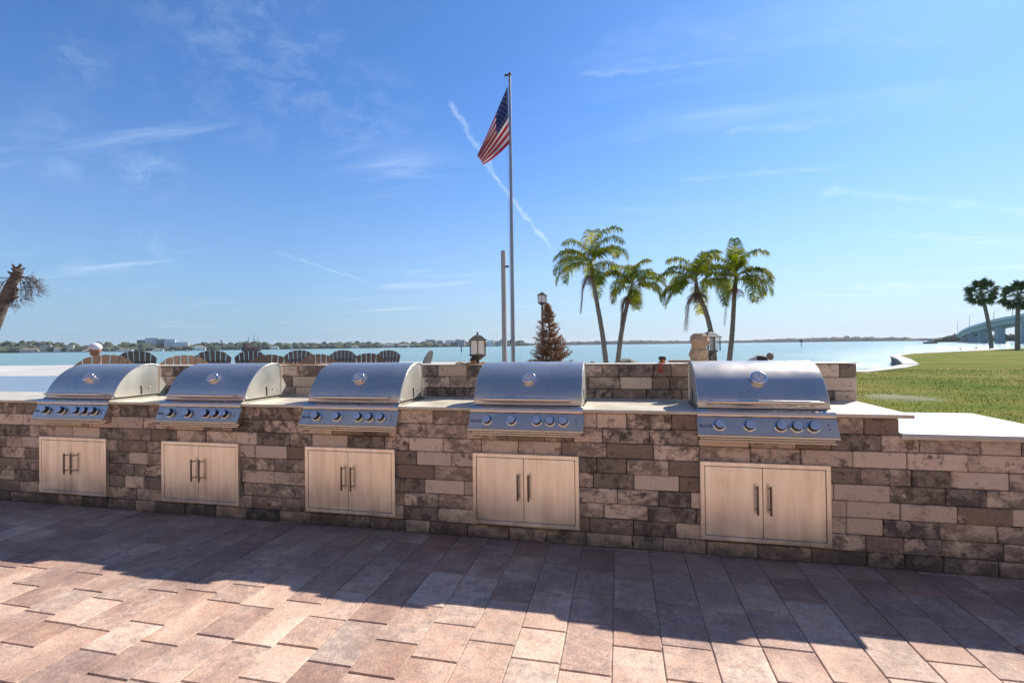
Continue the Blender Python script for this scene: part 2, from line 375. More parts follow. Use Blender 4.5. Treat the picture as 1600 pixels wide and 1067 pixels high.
g = MB(); g.box(-400, 400, -500, -9.4, -.30, -.03); g.box(-400, -14.51, -9.39, .785, -.30, -.031); g.box(-14.505, -13.6, .255, .785, -.30, -.033); g.box(9.4, 400, -9.39, -.2, -.30, -.032)
tag(g.build('plaza', 'near_ground'), kind='structure')

def sand_mat():
    m, t, b_ = newmat('sand'); b_.inputs['Roughness'].default_value = .95; b_.inputs['Specular IOR Level'].default_value = .05
    v = coord(t); n = nz(t, v, .35, 6, .6); f = nz(t, v, 3, 8, .7)
    L(t, ramp(t, mth(t, 'ADD', mth(t, 'MULTIPLY', n, .6), mth(t, 'MULTIPLY', f, .4)), [(.35, (.36, .34, .31)), (.52, (.49, .47, .44)), (.68, (.58, .56, .53))]), b_.inputs['Base Color'])
    bump(t, b_, f, .6, .06); return m
MT['sand'] = sand_mat()
# left beach: shoreline row, distance to it sets the height
shore = [G(-500, 577, -.7), G(0, 569.2, -.7), G(240, 569, -.7), G(520, 566, -.7), G(700, 563.5, -.7), G(860, 563.5, -.7), G(1000, 568, -.7), G(1200, 579, -.7), G(1345, 592, -.7)]
shore = [(p.x, p.y) for p in shore]
def shore_y(x):
    if x <= shore[0][0]: return shore[0][1]
    for (xa, ya), (xb, yb) in zip(shore, shore[1:]):
        if x <= xb: return ya+(yb-ya)*(x-xa)/(xb-xa)
    return shore[-1][1]
b = MB(); xs = [-190+i*2.0 for i in range(102)]; ys = [.775, .79, 1.0]+[1.5+j*1.25 for j in range(84)]
def sand_z(x, y):
    d = shore_y(x)-y; k = max(0, min(1, d/40)); k = k*k*(3-2*k)
    rise = 0.42 if x < 0 else max(-.25, .42-x*.13)
    z = -.95+(rise+.95)*k if d < 40 else rise
    if d < 40: z = max(z, -.95+ (d+6)*.02) if d > -6 else -1.2
    return z+.04*noise.noise(Vector((x*.4, y*.4, 0)))*(1 if d < 30 else .04)
for y in ys:
    for x in xs: b.v.append((x, y, sand_z(x, y) if y > .78 else -.5))
nx = len(xs)
for j in range(len(ys)-1):
    for i in range(nx-1):
        if xs[i] > 12: continue
        b.f.append((j*nx+i, j*nx+i+1, (j+1)*nx+i+1, (j+1)*nx+i)); b.mi.append(0); b.col.append((0, 0, 0)); b.sm.append(True)
sand = b.build('sand', 'sand'); tag(sand, kind='structure')
# shallow tidal pool on the beach behind the grills
pool_pts = []
for px, py in ((-700, 590), (-300, 588.5), (0, 587.5), (60, 587.5), (150, 586), (250, 584), (330, 586), (360, 592), (300, 600), (200, 607), (120, 612), (60, 616.5), (0, 619), (-100, 622), (-300, 628), (-700, 640)):
    p = G(px, py, .426); pool_pts.append((p.x, p.y))
def water_mat(name, c1, c2, sc, bstr, rough, bd):
    m, t, b_ = newmat(name); b_.inputs['Roughness'].default_value = rough; b_.inputs['IOR'].default_value = 1.33
    v = coord(t, (.35, 1, 1), (0, 0, R(10))); n = nz(t, v, .02, 4, .5)
    L(t, ramp(t, n, [(.38, c1), (.62, c2)]), b_.inputs['Base Color'])
    w = mth(t, 'ADD', nz(t, v, sc, 6, .62, .4), mth(t, 'MULTIPLY', nz(t, v, sc*.13, 3, .5), 2.0))
    bump(t, b_, w, bstr, bd); return m
MT['pool'] = water_mat('tidal_pool_water', (.20, .25, .29), (.25, .30, .34), 2.2, .5, .3, .03)
MT['water'] = water_mat('bay_water', (.15, .27, .235), (.20, .32, .27), 1.1, 1.0, .16, .30)
b = MB(); b.slab(pool_pts, .36, .426); tag(b.build('tidal_pool', 'pool'), kind='structure')
b = MB(); b.v = [(-7000, -6, -.7), (7000, -6, -.7), (7000, 8000, -.7), (-7000, 8000, -.7)]; b.f = [(0, 1, 2, 3)]; b.mi = [0]; b.col = [0]; b.sm = [False]
tag(b.build('water', 'water'), kind='structure')

# lawn with its sea wall
def lawn_mat():
    m, t, b_ = newmat('lawn'); b_.inputs['Roughness'].default_value = .95; b_.inputs['Specular IOR Level'].default_value = .02
    v = coord(t); n = nz(t, v, .22, 5, .6); f = nz(t, v, 5, 9, .8); s_ = nz(t, coord(t, (.12, .5, 1), (0, 0, R(-14))), 1, 4, .6)
    a = mth(t, 'ADD', mth(t, 'MULTIPLY', n, .35), mth(t, 'ADD', mth(t, 'MULTIPLY', s_, .35), mth(t, 'MULTIPLY', f, .30)))
    sx = N(t, 'ShaderNodeSeparateXYZ'); L(t, v, sx.inputs[0])
    col = ramp(t, a, [(.38, (.075, .105, .016)), (.47, (.125, .145, .028)), (.54, (.20, .185, .045)), (.64, (.29, .235, .09))])
    q_ = G(1408, 621, 0); dv = t.nodes.new('ShaderNodeVectorMath'); dv.operation = 'DISTANCE'; L(t, coord(t, (1, .8, 1)), dv.inputs[0]); dv.inputs[1].default_value = (q_.x, q_.y*.8, 0)
    pk = rng(t, mth(t, 'ADD', dv.outputs['Value'], mth(t, 'MULTIPLY', nz(t, v, 2.5, 6, .7), 2.2)), 1.5, 2.1, 1, 0)
    col = mixc(t, mth(t, 'MULTIPLY', pk, .8), col, (.30, .27, .21))
    grn = rng(t, nz(t, coord(t, (.35, .6, 1)), .55, 4, .6), .50, .64); col = mixc(t, mth(t, 'MULTIPLY', grn, .55), col, (.085, .15, .016))
    L(t, col, b_.inputs['Base Color']); bump(t, b_, f, .9, .05); return m
MT['lawn'] = lawn_mat()
edge = [G(1100, 600, 0), G(1200, 592, 0), G(1338, 581, 0), G(1370, 577.5, 0), G(1400, 574, 0), G(1422, 569.5, 0), G(1412, 562, 0), G(1397, 556, 0), G(1420, 552.9, 0), G(1500, 549.2, 0), G(1600, 544, 0), G(1800, 534.5, 0)]
edge = [(p.x, p.y) for p in edge]
lawn = [(.6, 9.0), (3.2, 2.0), (2.9, 1.1), (3.5, .26), (9.3, .26), (9.6, -.2), (320, -.2)]+[(320, edge[-1][1])]+edge[::-1]
b = MB(); b.slab(lawn, -.25, -.004); tag(b.build('lawn', 'lawn'), kind='structure')
MT['blade'] = pm('grass_blade', (.095, .14, .018), (.26, .235, .06), .9, .8, lo=.36, hi=.64)
PATCH = G(1408, 621, 0)
MT['blade'].node_tree.nodes['Principled BSDF'].inputs['Specular IOR Level'].default_value = .05
b = MB()
for i in range(42000):
    y = .5+(rnd()**1.25)*26; x = 3.2+rnd()*(6+y*1.15)
    q = (Vector((x, y, 0))-CAM); 
    if x < 3.4 and y > 1.2: continue
    if (Vector((x, y, 0))-PATCH).length < .75: continue
    h = ru(.02, .05)*(1.3 if noise.noise(Vector((x*.5, y*.5, 3))) > .1 else .85); a = ru(0, math.pi); w = .004+.0004*y
    dx, dy = math.cos(a)*w, math.sin(a)*w; lx, ly = ru(-.03, .03), ru(-.03, .03)
    b.add([(x-dx, y-dy, -.01), (x+dx, y+dy, -.01), (x+lx, y+ly, h)], [(0, 1, 2)])
tag(b.build('grass', 'blade'), kind='stuff')
MT['concrete'] = pm('pale_concrete', (.55, .52, .48), (.40, .37, .34), 1.2, .85, 0, .4, 8)
MT['concrete_dark'] = pm('stained_concrete', (.17, .13, .11), (.28, .22, .18), .8, .9)
sw = empty('seawall', (edge[5][0], edge[5][1], 0), 'pale capped concrete seawall turning the corner of the lawn above the bay', 'seawall')
def offs(pl, d):
    out = []
    for i, p in enumerate(pl):
        a = Vector(pl[max(i-1, 0)]); c_ = Vector(pl[min(i+1, len(pl)-1)]); t = (c_-a).normalized(); out.append((p[0]-t.y*d, p[1]+t.x*d))
    return out
o2 = Vector((edge[5][0], edge[5][1]))
capw = MB(); fac = MB(); pl = edge[2:12]; outp = offs(pl, .35); inp = offs(pl, -.45)
for i in range(len(pl)-1):
    for bb, q0, q1, za, zb in ((capw, outp, inp, -.06, .05 if 3 <= i+0 else .02), (fac, offs(pl, .25), offs(pl, -.05), -1.5, -.06)):
        a, c_, d_, e_ = [(q[0]-o2.x, q[1]-o2.y) for q in (q0[i], q0[i+1], q1[i+1], q1[i])]
        bb.slab([a, c_, d_, e_], za, zb)
capw.build('cap', 'concrete', sw); fac.build('wall_face', 'concrete_dark', sw)

# unseen house added behind the camera: it throws sunlight back on the shaded wall and shows in the steel
MT['stucco'] = pm('added_house_stucco', (.56, .46, .36), (.49, .40, .31), 1.5, .9, 0, .3, 30)
MT['added_house_glass'] = pm('added_house_glass', (.05, .07, .09), (.08, .10, .12), .5, .12)
hs_ = empty('added_bounce_building', (0, -15.5, 0), 'unseen stucco house added behind the camera to bounce sunlight onto the barbecue island', 'building')
m = MB(); m.box(-30, 26, -12, 0, 0, 9.6); m.build('wall', 'stucco', hs_)
m = MB(); m.box(-30.6, 26.6, -12.6, .6, 9.62, 10.1, .05); m.build('roof', 'stucco', hs_)
for fl_ in range(3):
    for k in range(9):
        x = -28+k*6; z = fl_*3.2+.25
        m = MB(); m.box(x, x+2.6, .01, .06, z, z+2.3); w_ = m.build('window', 'added_house_glass', hs_)
        if fl_: m = MB(); m.box(x-.5, x+3.1, .07, 1.5, z-.3, z-.12); m.box(x-.5, x+3.1, 1.42, 1.5, z-.119, z+.85); m.build('added_balcony', 'stucco', hs_)

# ------------------------------------------------------------------ the barbecue island
XL, XR = -13.6, 4.2; CH = .113
isl = empty('barbecue_island', (-2, .4, 0), 'long brown mottled stone island with beige counters holding five steel grills', 'counter')
ox, oy = -2, .4
def stones(bm, x0, x1, yf, z0, z1, depth=.045, ch=CH, zo=-.012, seed=1, lens=(.30, .32, .34, .34, .22)):
    rs = random.Random(seed); k = 0; z = zo
    while z < z1-.005:
        za, zb = max(z, z0), min(z+ch, z1)
        if zb-za > .01:
            x = x0-rs.uniform(0, .33)
            while x < x1:
                l = rs.choice(lens); xa, xb = max(x, x0), min(x+l, x1)
                if xb-xa > .012:
                    t = rs.random()
                    tint = (min(1, max(0, rs.gauss(.5, .27))), rs.random(), rs.random())
                    pr = rs.uniform(-.006, .006)
                    bm.box(xa+.0022-ox, xb-.0022-ox, yf+pr-oy, yf+depth-oy, za+.0022, zb-.0022, .0055, 0, tint)
                x += l
        z += ch; k += 1
sb = MB()
stones(sb, XL, XR, 0, 0, .892, seed=3)
stones(sb, XL, 1.80, 0, .892, 1.006, seed=5)
core = MB(); core.box(XL-ox, 1.795-ox, .03-oy, .74-oy, 0, .996); core.box(1.795-ox, XR-ox, .032-oy, .49-oy, 0, .885)
core.slab([(1.795-ox, .491-oy), (2.79-ox, .491-oy), (2.80-ox, 1.03-oy), (1.795-ox, 1.03-oy)], 0, .884)
sb.build('stone_facing', 'stone', isl, tint=True); core.build('core', 'mortar', isl)
# counters
cb = MB()
edges_x = [XL]; 
CABX = [-5.670, -4.180, -2.667, -1.160, .540]; GC = [c+.431 for c in CABX]
for gx in GC: edges_x += [gx-.432, gx+.432]
edges_x += [1.878]
for i in range(0, len(edges_x), 2): cb.box(edges_x[i]-ox, edges_x[i+1]-ox, -.03-oy, .775-oy, 1.008, 1.033, .004)
for gx in GC: cb.box(gx-.4318-ox, gx+.4318-ox, .60-oy, .774-oy, 1.008, 1.0325)
cb.build('countertop', 'counter', isl)
lb = MB(); lb.slab([(1.803-ox, -.03-oy), (XR-ox, -.03-oy), (XR-ox, -.03-oy+.03), (2.831-ox, .51-oy), (2.848-ox, 1.074-oy), (1.803-ox, 1.06-oy)], .889, .909)
lb.build('lower_countertop', 'pale_counter', isl)
le = MB(); le.slab([(1.803-ox, -.026-oy), (XR-ox, -.026-oy), (XR-ox, -.0-oy), (1.803-ox, -.0-oy)], .872, .8885); le.build('counter_lip', 'counter', isl)
# raised ledge at the back
bw = MB(); stones(bw, -5.72, 1.883, .78, 1.005, 1.336, zo=1.005, seed=9, lens=(.28, .3, .3, .15), ch=.1105)
for zc_ in (0, 1, 2):
    bw.box(1.848-ox, 1.884-ox, .83-oy, 1.02-oy, 1.005+.1105*zc_+.002, 1.005+.1105*(zc_+1)-.002, .003, 0, (rnd()*.6, rnd(), rnd()))
bw.build('raised_facing', 'stone', isl, tint=True)
bc = MB(); bc.box(-5.70-ox, 1.85-ox, .81-oy, 1.02-oy, .2, 1.33); bc.build('ledge_core', 'mortar', isl)
lc = MB()
x = -5.73
while x < 1.886:
    x1 = min(x+.6, 1.886); lc.box(x+.001-ox, x1-.001-ox, .777-oy, 1.04-oy, 1.337, 1.345, .002); x = x1
lc.build('ledge_cap', 'counter', isl)
isl_b = MB()
for (x, y, s) in ():
    pass

# ------------------------------------------------------------------ grills
def make_grill():
    g0 = empty('built_in_grill', (0, 0, .83), 'x', 'grill', 'steel gas grills set into the stone island')
    ZB = .83
    def z(v): return v-ZB
    prof = [(.018, 1.056), (.024, 1.085), (.036, 1.12), (.058, 1.163), (.085, 1.205), (.118, 1.246), (.155, 1.284), (.195, 1.315), (.24, 1.342), (.29, 1.362), (.345, 1.375), (.40, 1.381), (.45, 1.377), (.49, 1.364), (.505, 1.35), (.512, 1.25), (.512, 1.056)]
    pr = [(y, z(v)) for y, v in prof]
    hm = MB(); n = len(pr); spn = []
    # outer shell: smooth sheet, with side walls set in from a rolled rim
    vs = [(-.428, y, q) for y, q in pr]+[(.428, y, q) for y, q in pr]
    hm.add(vs, [(i, i+1, n+i+1, n+i) for i in range(n-2)], 0, sm=True)
    hm.add(vs, [(n-2, n-1, 2*n-1, 2*n-2)], 0)
    for s in (-1, 1):
        inn = [(y+(.27-y)*.05, q+(z(1.18)-q)*.05) for y, q in pr]
        v2 = [(s*.428, y, q) for y, q in pr]+[(s*.431, y+(.27-y)*.02, q+(z(1.18)-q)*.02) for y, q in pr]+[(s*.424, y, q) for y, q in inn]
        fs = [(i, i+1, n+i+1, n+i) for i in range(n-1)]+[(n+i, n+i+1, 2*n+i+1, 2*n+i) for i in range(n-1)]
        hm.add(v2, fs, 0, sm=False); spn.append((s, inn))
    hood = hm.build('hood', 'hood', g0)
    for s, inn in spn:
        sm_ = MB(); sm_.add([(s*.424, y, q) for y, q in inn]+[(s*.422, y, q) for y, q in inn], [tuple(range(n)), tuple(range(n, 2*n))[::-1]]); sm_.build('side_panel', 'dull_steel', hood)
    hb = MB()   # lower lip of the hood
    hb.box(-.430, .430, .006, .022, z(1.056), z(1.066), .003); hb.build('hood_lip', 'steel', hood)
    for s in (-1, 1):  # curved slot and bolts on the side walls
        sl_ = MB(); sl_.tube([(s*.4255, .300+.012*math.cos(a), z(1.075)+.085*a) for a in (0, .25, .5, .75, 1.)], .0055, 6)
        sl_.build('hinge_slot', 'black', hood)
    for s in (-1, 1):
        for (yy, zz) in ((.05, 1.078), (.40, 1.135)): bo = MB(); bo.ball((s*.4275, yy, z(zz)), .009, 8, 6); bo.build('bolt', 'chrome', hood)
    h = MB()
    sec = [(-.375, .25), (-.34, .8), (-.28, 1.), (.28, 1.), (.34, .8), (.375, .25)]
    for (xa, ra), (xb, rb) in zip(sec, sec[1:]):
        va = [(xa, -.032+.013*ra*math.cos(a), z(1.103)+.0165*ra*math.sin(a)) for a in [k*math.pi/5 for k in range(10)]]
        vb = [(xb, -.032+.013*rb*math.cos(a), z(1.103)+.0165*rb*math.sin(a)) for a in [k*math.pi/5 for k in range(10)]]
        h.add(va+vb, [(k, (k+1) % 10, 10+(k+1) % 10, 10+k) for k in range(10)], sm=True)
    for s in (-1, 1):
        h.add([(s*.375, -.032+.0032*math.cos(a), z(1.103)+.0041*math.sin(a)) for a in [k*math.pi/5 for k in range(10)]], [tuple(range(10))])
        h.box(s*.335-.008, s*.335+.008, -.028, .034, z(1.097), z(1.109), .002)
    h.build('handle', 'steel', hood)
    gk = MB(); gk.box(-.42, .42, -.002, .0175, z(1.0525), z(1.0558)); gk.build('groove_shade_strip', 'gap', hood)  # black strip painting in the shade of the groove under the hood
    # thermometer on the slope of the hood
    nrm = Vector((0, -.72, .66)).normalized(); cpos = Vector((0, .112, z(1.262)))
    mt = Matrix.Translation(cpos) @ nrm.to_track_quat('Z', 'Y').to_matrix().to_4x4()
    th = MB(); th.lathe([(.050, -.02), (.056, .008), (.056, .014), (.050, .019), (.044, .016)], 28, mat=mt); tho = th.build('thermometer', 'chrome', hood)
    dl = MB(); dl.lathe([(.0435, .013), (.0435, .0175)], 28, 0, mat=mt)
    for k in range(11):
        a = R(-210+k*24); c_, s_ = math.cos(a), math.sin(a)
        dl.box(.031, .040, -.001, .001, .0176, .0186, 0, 1, mat=mt @ Matrix.Rotation(a, 4, 'Z'))
    dl.box(-.008, .030, -.0013, .0013, .0176, .0192, 0, 1, mat=mt @ Matrix.Rotation(R(70), 4, 'Z'))
    dl.build('dial', ['dial', 'ink'], hood)
    # body behind the hood, with the flared wind guard
    bm = MB(); q = .418
    bm.prism([(.02, z(.86)), (.56, z(.86)), (.56, z(1.03)), (.598, z(1.15)), (.53, z(1.245)), (.516, z(1.245)), (.516, z(1.048)), (.02, z(1.048))][::-1], -q, q)
    bm.build('firebox', 'dull_steel', g0)
    bk = MB()   # rounded beak between hood and controls
    bk.prism([(.02, z(1.052)), (-.004, z(1.052)), (-.022, z(1.046)), (-.035, z(1.034)), (-.041, z(1.018)), (-.041, z(1.006)), (-.036, z(1.001)), (.02, z(1.001))], -.4435, .4435, sm=False)
    bk.build('front_rail', 'steel', g0)
    cp = MB()
    cp.prism([(.02, z(.999)), (-.030, z(.999)), (-.083, z(.882)), (-.090, z(.878)), (-.093, z(.866)), (-.086, z(.858)), (-.0, z(.858)), (.02, z(.86))], -.446, .446)
    cpo = cp.build('control_panel', 'panel', g0)
    ju = MB(); ju.box(-.44, .44, -.034, .0, z(.9992), z(1.0008)); ju.build('rail_shade_strip', 'gap', cpo)  # solid black strip drawn for the shade between rail and panel
    for s in (-1, 1):
        sd = MB(); sd.prism([(.0, z(.995)), (-.028, z(.995)), (-.080, z(.884)), (-.078, z(.862)), (0, z(.862))], min(s*.4465, s*.4485), max(s*.4465, s*.4485)); sd.build('end_cap', 'steel', cpo)
    dt = MB(); dt.box(-.438, .438, -.072, .02, z(.828), z(.840), .003); dt.box(-.43, .43, -.045, .02, z(.841), z(.857)); dt.build('drip_tray', 'steel', g0)
    nz_ = Vector((0, -.911, .412)); pc = Vector((0, -.0565, z(.9405)))
    mp_ = Matrix.Translation(pc) @ Matrix(((1, 0, 0), (0, .412, -.911), (0, .911, .412))).to_4x4()   # local z = panel normal, local y = up the panel
    for kx in (-.300, -.104, .094, .194, .296):
        m_ = mp_ @ Matrix.Translation((kx, .004, 0))
        rg = MB(); rg.lathe([(.044, .0), (.044, .004), (.038, .0065), (.034, .0065)], 24, mat=m_); ro = rg.build('knob', 'chrome', g0)
        kn = MB(); kn.lathe([(.032, .006), (.034, .010), (.033, .032), (.031, .036)], 24, mat=m_); kn.build('grip', 'black', ro)
        kf = MB(); kf.lathe([(.0305, .0355), (.0305, .039), (.028, .041)], 24, mat=m_)
        kf.box(-.0022, .0022, -.026, .026, .041, .045, 0, mat=m_ @ Matrix.Rotation(ru(-.3, .3), 4, 'Z')); kf.build('knob_face', 'knobface', ro)
    cu = bpy.data.curves.new('lettering', 'FONT'); cu.body = 'BLAZE'; cu.size = .030; cu.extrude = .0006; cu.offset = .0006
    tmp = bpy.data.objects.new('tmp', cu); C.objects.link(tmp)
    bpy.context.view_layer.update()
    me = bpy.data.meshes.new_from_object(tmp.evaluated_get(bpy.context.evaluated_depsgraph_get())); bpy.data.objects.remove(tmp)
    me.materials.clear(); me.materials.append(MT['ink']); me.name = 'lettering'
    lo = bpy.data.objects.new('lettering', me); C.objects.link(lo); lo.parent = cpo
    lo.matrix_local = mp_ @ Matrix.Translation((-.434, -.014, .0012))
    for yy in (.018, -.012):
        ic = MB(); ic.lathe([(.006, .0008), (.006, .0016)], 12, mat=mp_ @ Matrix.Translation((.392, yy, 0)))
        ic.build('symbol', 'ink', cpo)
    return g0
g0 = make_grill()
gl = ['second grill from the right', '', '', '', '']
GL = ['steel grill farthest left, its bright side panel lit beside bare beach behind', 'second steel grill from the left, reflecting blue, between the leftmost grill and the middle one',
      'middle steel grill of the five, left of the black lantern on the ledge', 'steel grill straight below the flagpole and in front of the brown conifer', 'rightmost and largest looking steel grill, nearest the pale lower counter']
for i, gx in enumerate(GC):
    o = g0 if i == 0 else copy_tree(g0)
    o.location = (gx, 0, .83); o['label'] = GL[i]

def make_cab():
    c0 = empty('access_door_cabinet', (0, 0, .124), 'x', 'cabinet', 'double door steel cabinets under the grills')
    Wd, Ht = .838, .555; fr = .030
    f = MB(); y0, y1 = -.034, .0
    f.box(0, Wd, y0, y1, 0, fr, .002); f.box(0, Wd, y0, y1, Ht-fr, Ht, .002)
    f.box(0, fr, y0, y1, fr, Ht-fr, .0015); f.box(Wd-fr, Wd, y0, y1, fr, Ht-fr, .0015)
    f.build('frame', 'cabinet', c0)
    k = MB(); k.box(fr, Wd-fr, -.008, .0, fr, Ht-fr); k.build('backing', 'gap', c0)
    hx = Wd/2-.008; g_ = .0035
    for s in (0, 1):
        xa, xb = (fr+g_, hx-g_/2) if s == 0 else (hx+g_/2, Wd-fr-g_)
        d = MB(); d.box(xa, xb, -.0325, -.012, fr+g_, Ht-fr-g_, .0015); do = d.build('door', 'cabinet', c0)
        xh = hx+(-.042 if s == 0 else .042)
        h = MB(); h.tube([(xh, -.068, .205), (xh, -.068, .405)], .0075, 10)
        for zz in (.237, .383): h.tube([(xh, -.031, zz), (xh, -.068, zz)], .005, 8)
        h.build('handle', 'handle', do)
    return c0
c0 = make_cab()
CL = ['double door cabinet under the leftmost grill, the smallest looking', 'double door cabinet under the second grill from the left', 'double door cabinet under the middle grill, left of the dark stone patch',
      'double door cabinet under the grill below the flagpole', 'double door cabinet at the right with streaky stained doors under the rightmost grill']
for i, x in enumerate(CABX):
    o = c0 if i == 0 else copy_tree(c0); o.location = (x, 0, .124); o['label'] = CL[i]

# ------------------------------------------------------------------ things on the ledge
MT['glass_frost'] = pm('frosted_glass', (.78, .76, .74), (.70, .68, .66), 6, .35)
MT['copper'] = pm('copper', (.55, .25, .12), (.30, .14, .08), 20, .4, .8)
MT['red'] = pm('red_ribbon', (.42, .05, .04), (.55, .12, .06), 20, .6)
MT['orange'] = pm('orange_strap', (.62, .32, .14), (.50, .24, .10), 9, .7)
MT['tanstone'] = pm('tan_stone', (.52, .38, .26), (.36, .25, .17), 14, .9, 0, .6, 40)
def lantern_parts(root, s, glass='glass_frost'):
    # s = overall width; a square lantern on a flared bowl
    w = s*.43
    def sq(rz): return [(w*a*rz, w*b_*rz) for a, b_ in ((-1, -1), (1, -1), (1, 1), (-1, 1))]
    bs = MB(); bs.lathe([(s*.13, 0), (s*.14, s*.05), (s*.08, s*.14), (s*.09, s*.2), (s*.20, s*.26), (s*.36, s*.40), (s*.50, s*.50), (s*.51, s*.54), (s*.46, s*.56)], 16); bs.build('bowl', 'bronze', root)
    z0, z1 = s*.56, s*1.36
    gl_ = MB(); gl_.box(-w*.9, w*.9, -w*.9, w*.9, z0, z1); gl_.build('glass', glass, root)
    fr = MB(); t = s*.028
    for a in (-1, 1):
        for b_ in (-1, 1): fr.box(a*w-t, a*w+t, b_*w-t, b_*w+t, z0, z1, t*.3)
    for a in (-1, 1):
        fr.box(-t*.7, t*.7, a*w-t*.6, a*w+t*.6, z0, z1); fr.box(a*w-t*.6, a*w+t*.6, -t*.7, t*.7, z0, z1)
    fr.build('frame', 'bronze', root)
    rf = MB(); prof = [(.62, 1.36), (.64, 1.40), (.50, 1.47), (.36, 1.58), (.22, 1.66), (.10, 1.70), (.06, 1.73), (.09, 1.78), (.07, 1.83), (.02, 1.87)]
    rf.lathe([(r_*s*(1.25 if r_ > .2 else 1)*.93, z_*s) for r_, z_ in prof], 4, mat=Matrix.Rotation(R(45), 4, 'Z'), sm=False); rf.build('roof', 'bronze', root)
p = P(743, 563, 4.75)
lan = empty('ledge_lantern', (p.x, .92, 1.345), 'black framed lantern with frosted panes standing on the stone ledge', 'lantern', rz=R(18))
lantern_parts(lan, .170)
# burlap-coloured stone figure with a second lantern behind it
p = P(1087, 560, 4.55)
st = MB(); rs = random.Random(5)
prof = [(.070, 0), (.082, .03), (.088, .075), (.076, .105), (.062, .125), (.078, .15), (.086, .19), (.078, .225), (.052, .248), (.03, .252)]
seg = 9
vs = []; fs = []
for i, (r_, z_) in enumerate(prof):
    for k in range(seg):
        a = 2*math.pi*k/seg+.2*i; q = r_*rs.uniform(.86, 1.12); vs.append((q*math.cos(a), q*.8*math.sin(a), z_*1.06))
for i in range(len(prof)-1):
    for k in range(seg): fs.append((i*seg+k, i*seg+(k+1) % seg, (i+1)*seg+(k+1) % seg, (i+1)*seg+k))
fs.append(tuple(range((len(prof)-1)*seg, len(prof)*seg)))
st.add(vs, fs); so_ = st.build('stone_figure', 'tanstone', None, (p.x, .88, 1.345)); tag(so_, 'waisted tan stone figure on the ledge hiding a lantern behind the rightmost grill', 'ornament')
p = P(1101, 560, 4.8)
lan2 = empty('caged_lantern', (p.x-.015, 1.03, 1.37), 'black clear pane lantern half hidden behind the tan stone figure', 'lantern', rz=R(30))
MT['glass_pale'] = pm('pale_glass', (.62, .68, .70), (.55, .60, .62), 6, .15)
cg = MT['glass_pale'].node_tree; tr_ = cg.nodes.new('ShaderNodeBsdfTransparent'); mx_ = cg.nodes.new('ShaderNodeMixShader'); mx_.inputs[0].default_value = .35
out_ = [n for n in cg.nodes if n.type == 'OUTPUT_MATERIAL'][0]; L(cg, tr_.outputs[0], mx_.inputs[1]); L(cg, cg.nodes['Principled BSDF'].outputs[0], mx_.inputs[2]); L(cg, mx_.outputs[0], out_.inputs[0])
lantern_parts(lan2, .15, 'glass_pale')
for c_ in lan2.children: pass
lb_ = MB(); lb_.tube([(0, 0, -.5), (0, 0, .02)], .016, 8); lb_.build('post', 'bronze', lan2)
def pipe_cap(px, py, label):
    p_ = P(px, py, 4.6); e = empty('copper_pipe_cap', (p_.x, .86, 1.345), label, 'pipe cap', 'copper caps on the ledge')
    a = MB(); a.lathe([(.026, 0), (.026, .022), (.030, .024), (.030, .032)], 14); a.build('collar', 'copper', e)
    a = MB(); a.lathe([(.031, .032), (.033, .038), (.032, .058), (.024, .063)], 14); a.build('lid', 'bronze', e)
    return e
e1 = pipe_cap(1032, 566, 'copper collared dark cap standing alone on the ledge between the two right grills')
e2 = pipe_cap(731, 566, 'copper collared dark cap at the foot of the black lantern')
for px, n_, lab in ((1032, 5, 'frayed red ribbon hanging down the stone below the lone copper cap'), (728, 2, 'thin red cord hanging over the ledge left of the black lantern'), (467, 3, 'twisted red ribbon hanging from the orange strap between second and middle grills')):
    p_ = P(px, 566, 4.6); rb = MB(); rs = random.Random(px)
    t0 = ((P(px, 570, 1)-CAM)); k = (.774-CAM.y)/t0.y; X0 = CAM.x+t0.x*k
    for j in range(n_):
        xx = X0+rs.uniform(-.02, .02); pts = [(xx, .86, 1.350), (xx, .79, 1.351), (xx, .768, 1.343)]
        for q in range(1, 6): pts.append((xx+rs.uniform(-.01, .01), .766+rs.uniform(-.003, .003), 1.343-q*rs.uniform(.012, .019)))
        rb.tube(pts, .0022+.0015*(n_ > 3), 5)
    tag(rb.build('ribbon', 'red'), lab, 'ribbon')
# orange strap lying along the ledge
sp_ = MB(); pts = []
xa, xb = -4.30, -2.95
for k in range(22):
    t = k/21; pts.append((xa+(xb-xa)*t, .86+.04*math.sin(t*7), 1.353+.006*math.sin(t*15)))
sp_.tube(pts, [.008]*22, 6); tag(sp_.build('strap', 'orange'), 'long orange strap lying on the ledge by the second and middle grills', 'strap')
sp_ = MB(); pts = [(-1.60+.30*k/9, .85+.03*math.sin(k), 1.352+.006*math.sin(k*1.7)) for k in range(10)]
sp_.tube(pts, [.010]*10, 6); tag(sp_.build('strap', 'orange'), 'short orange strap crumpled on the ledge around the black lantern', 'strap')

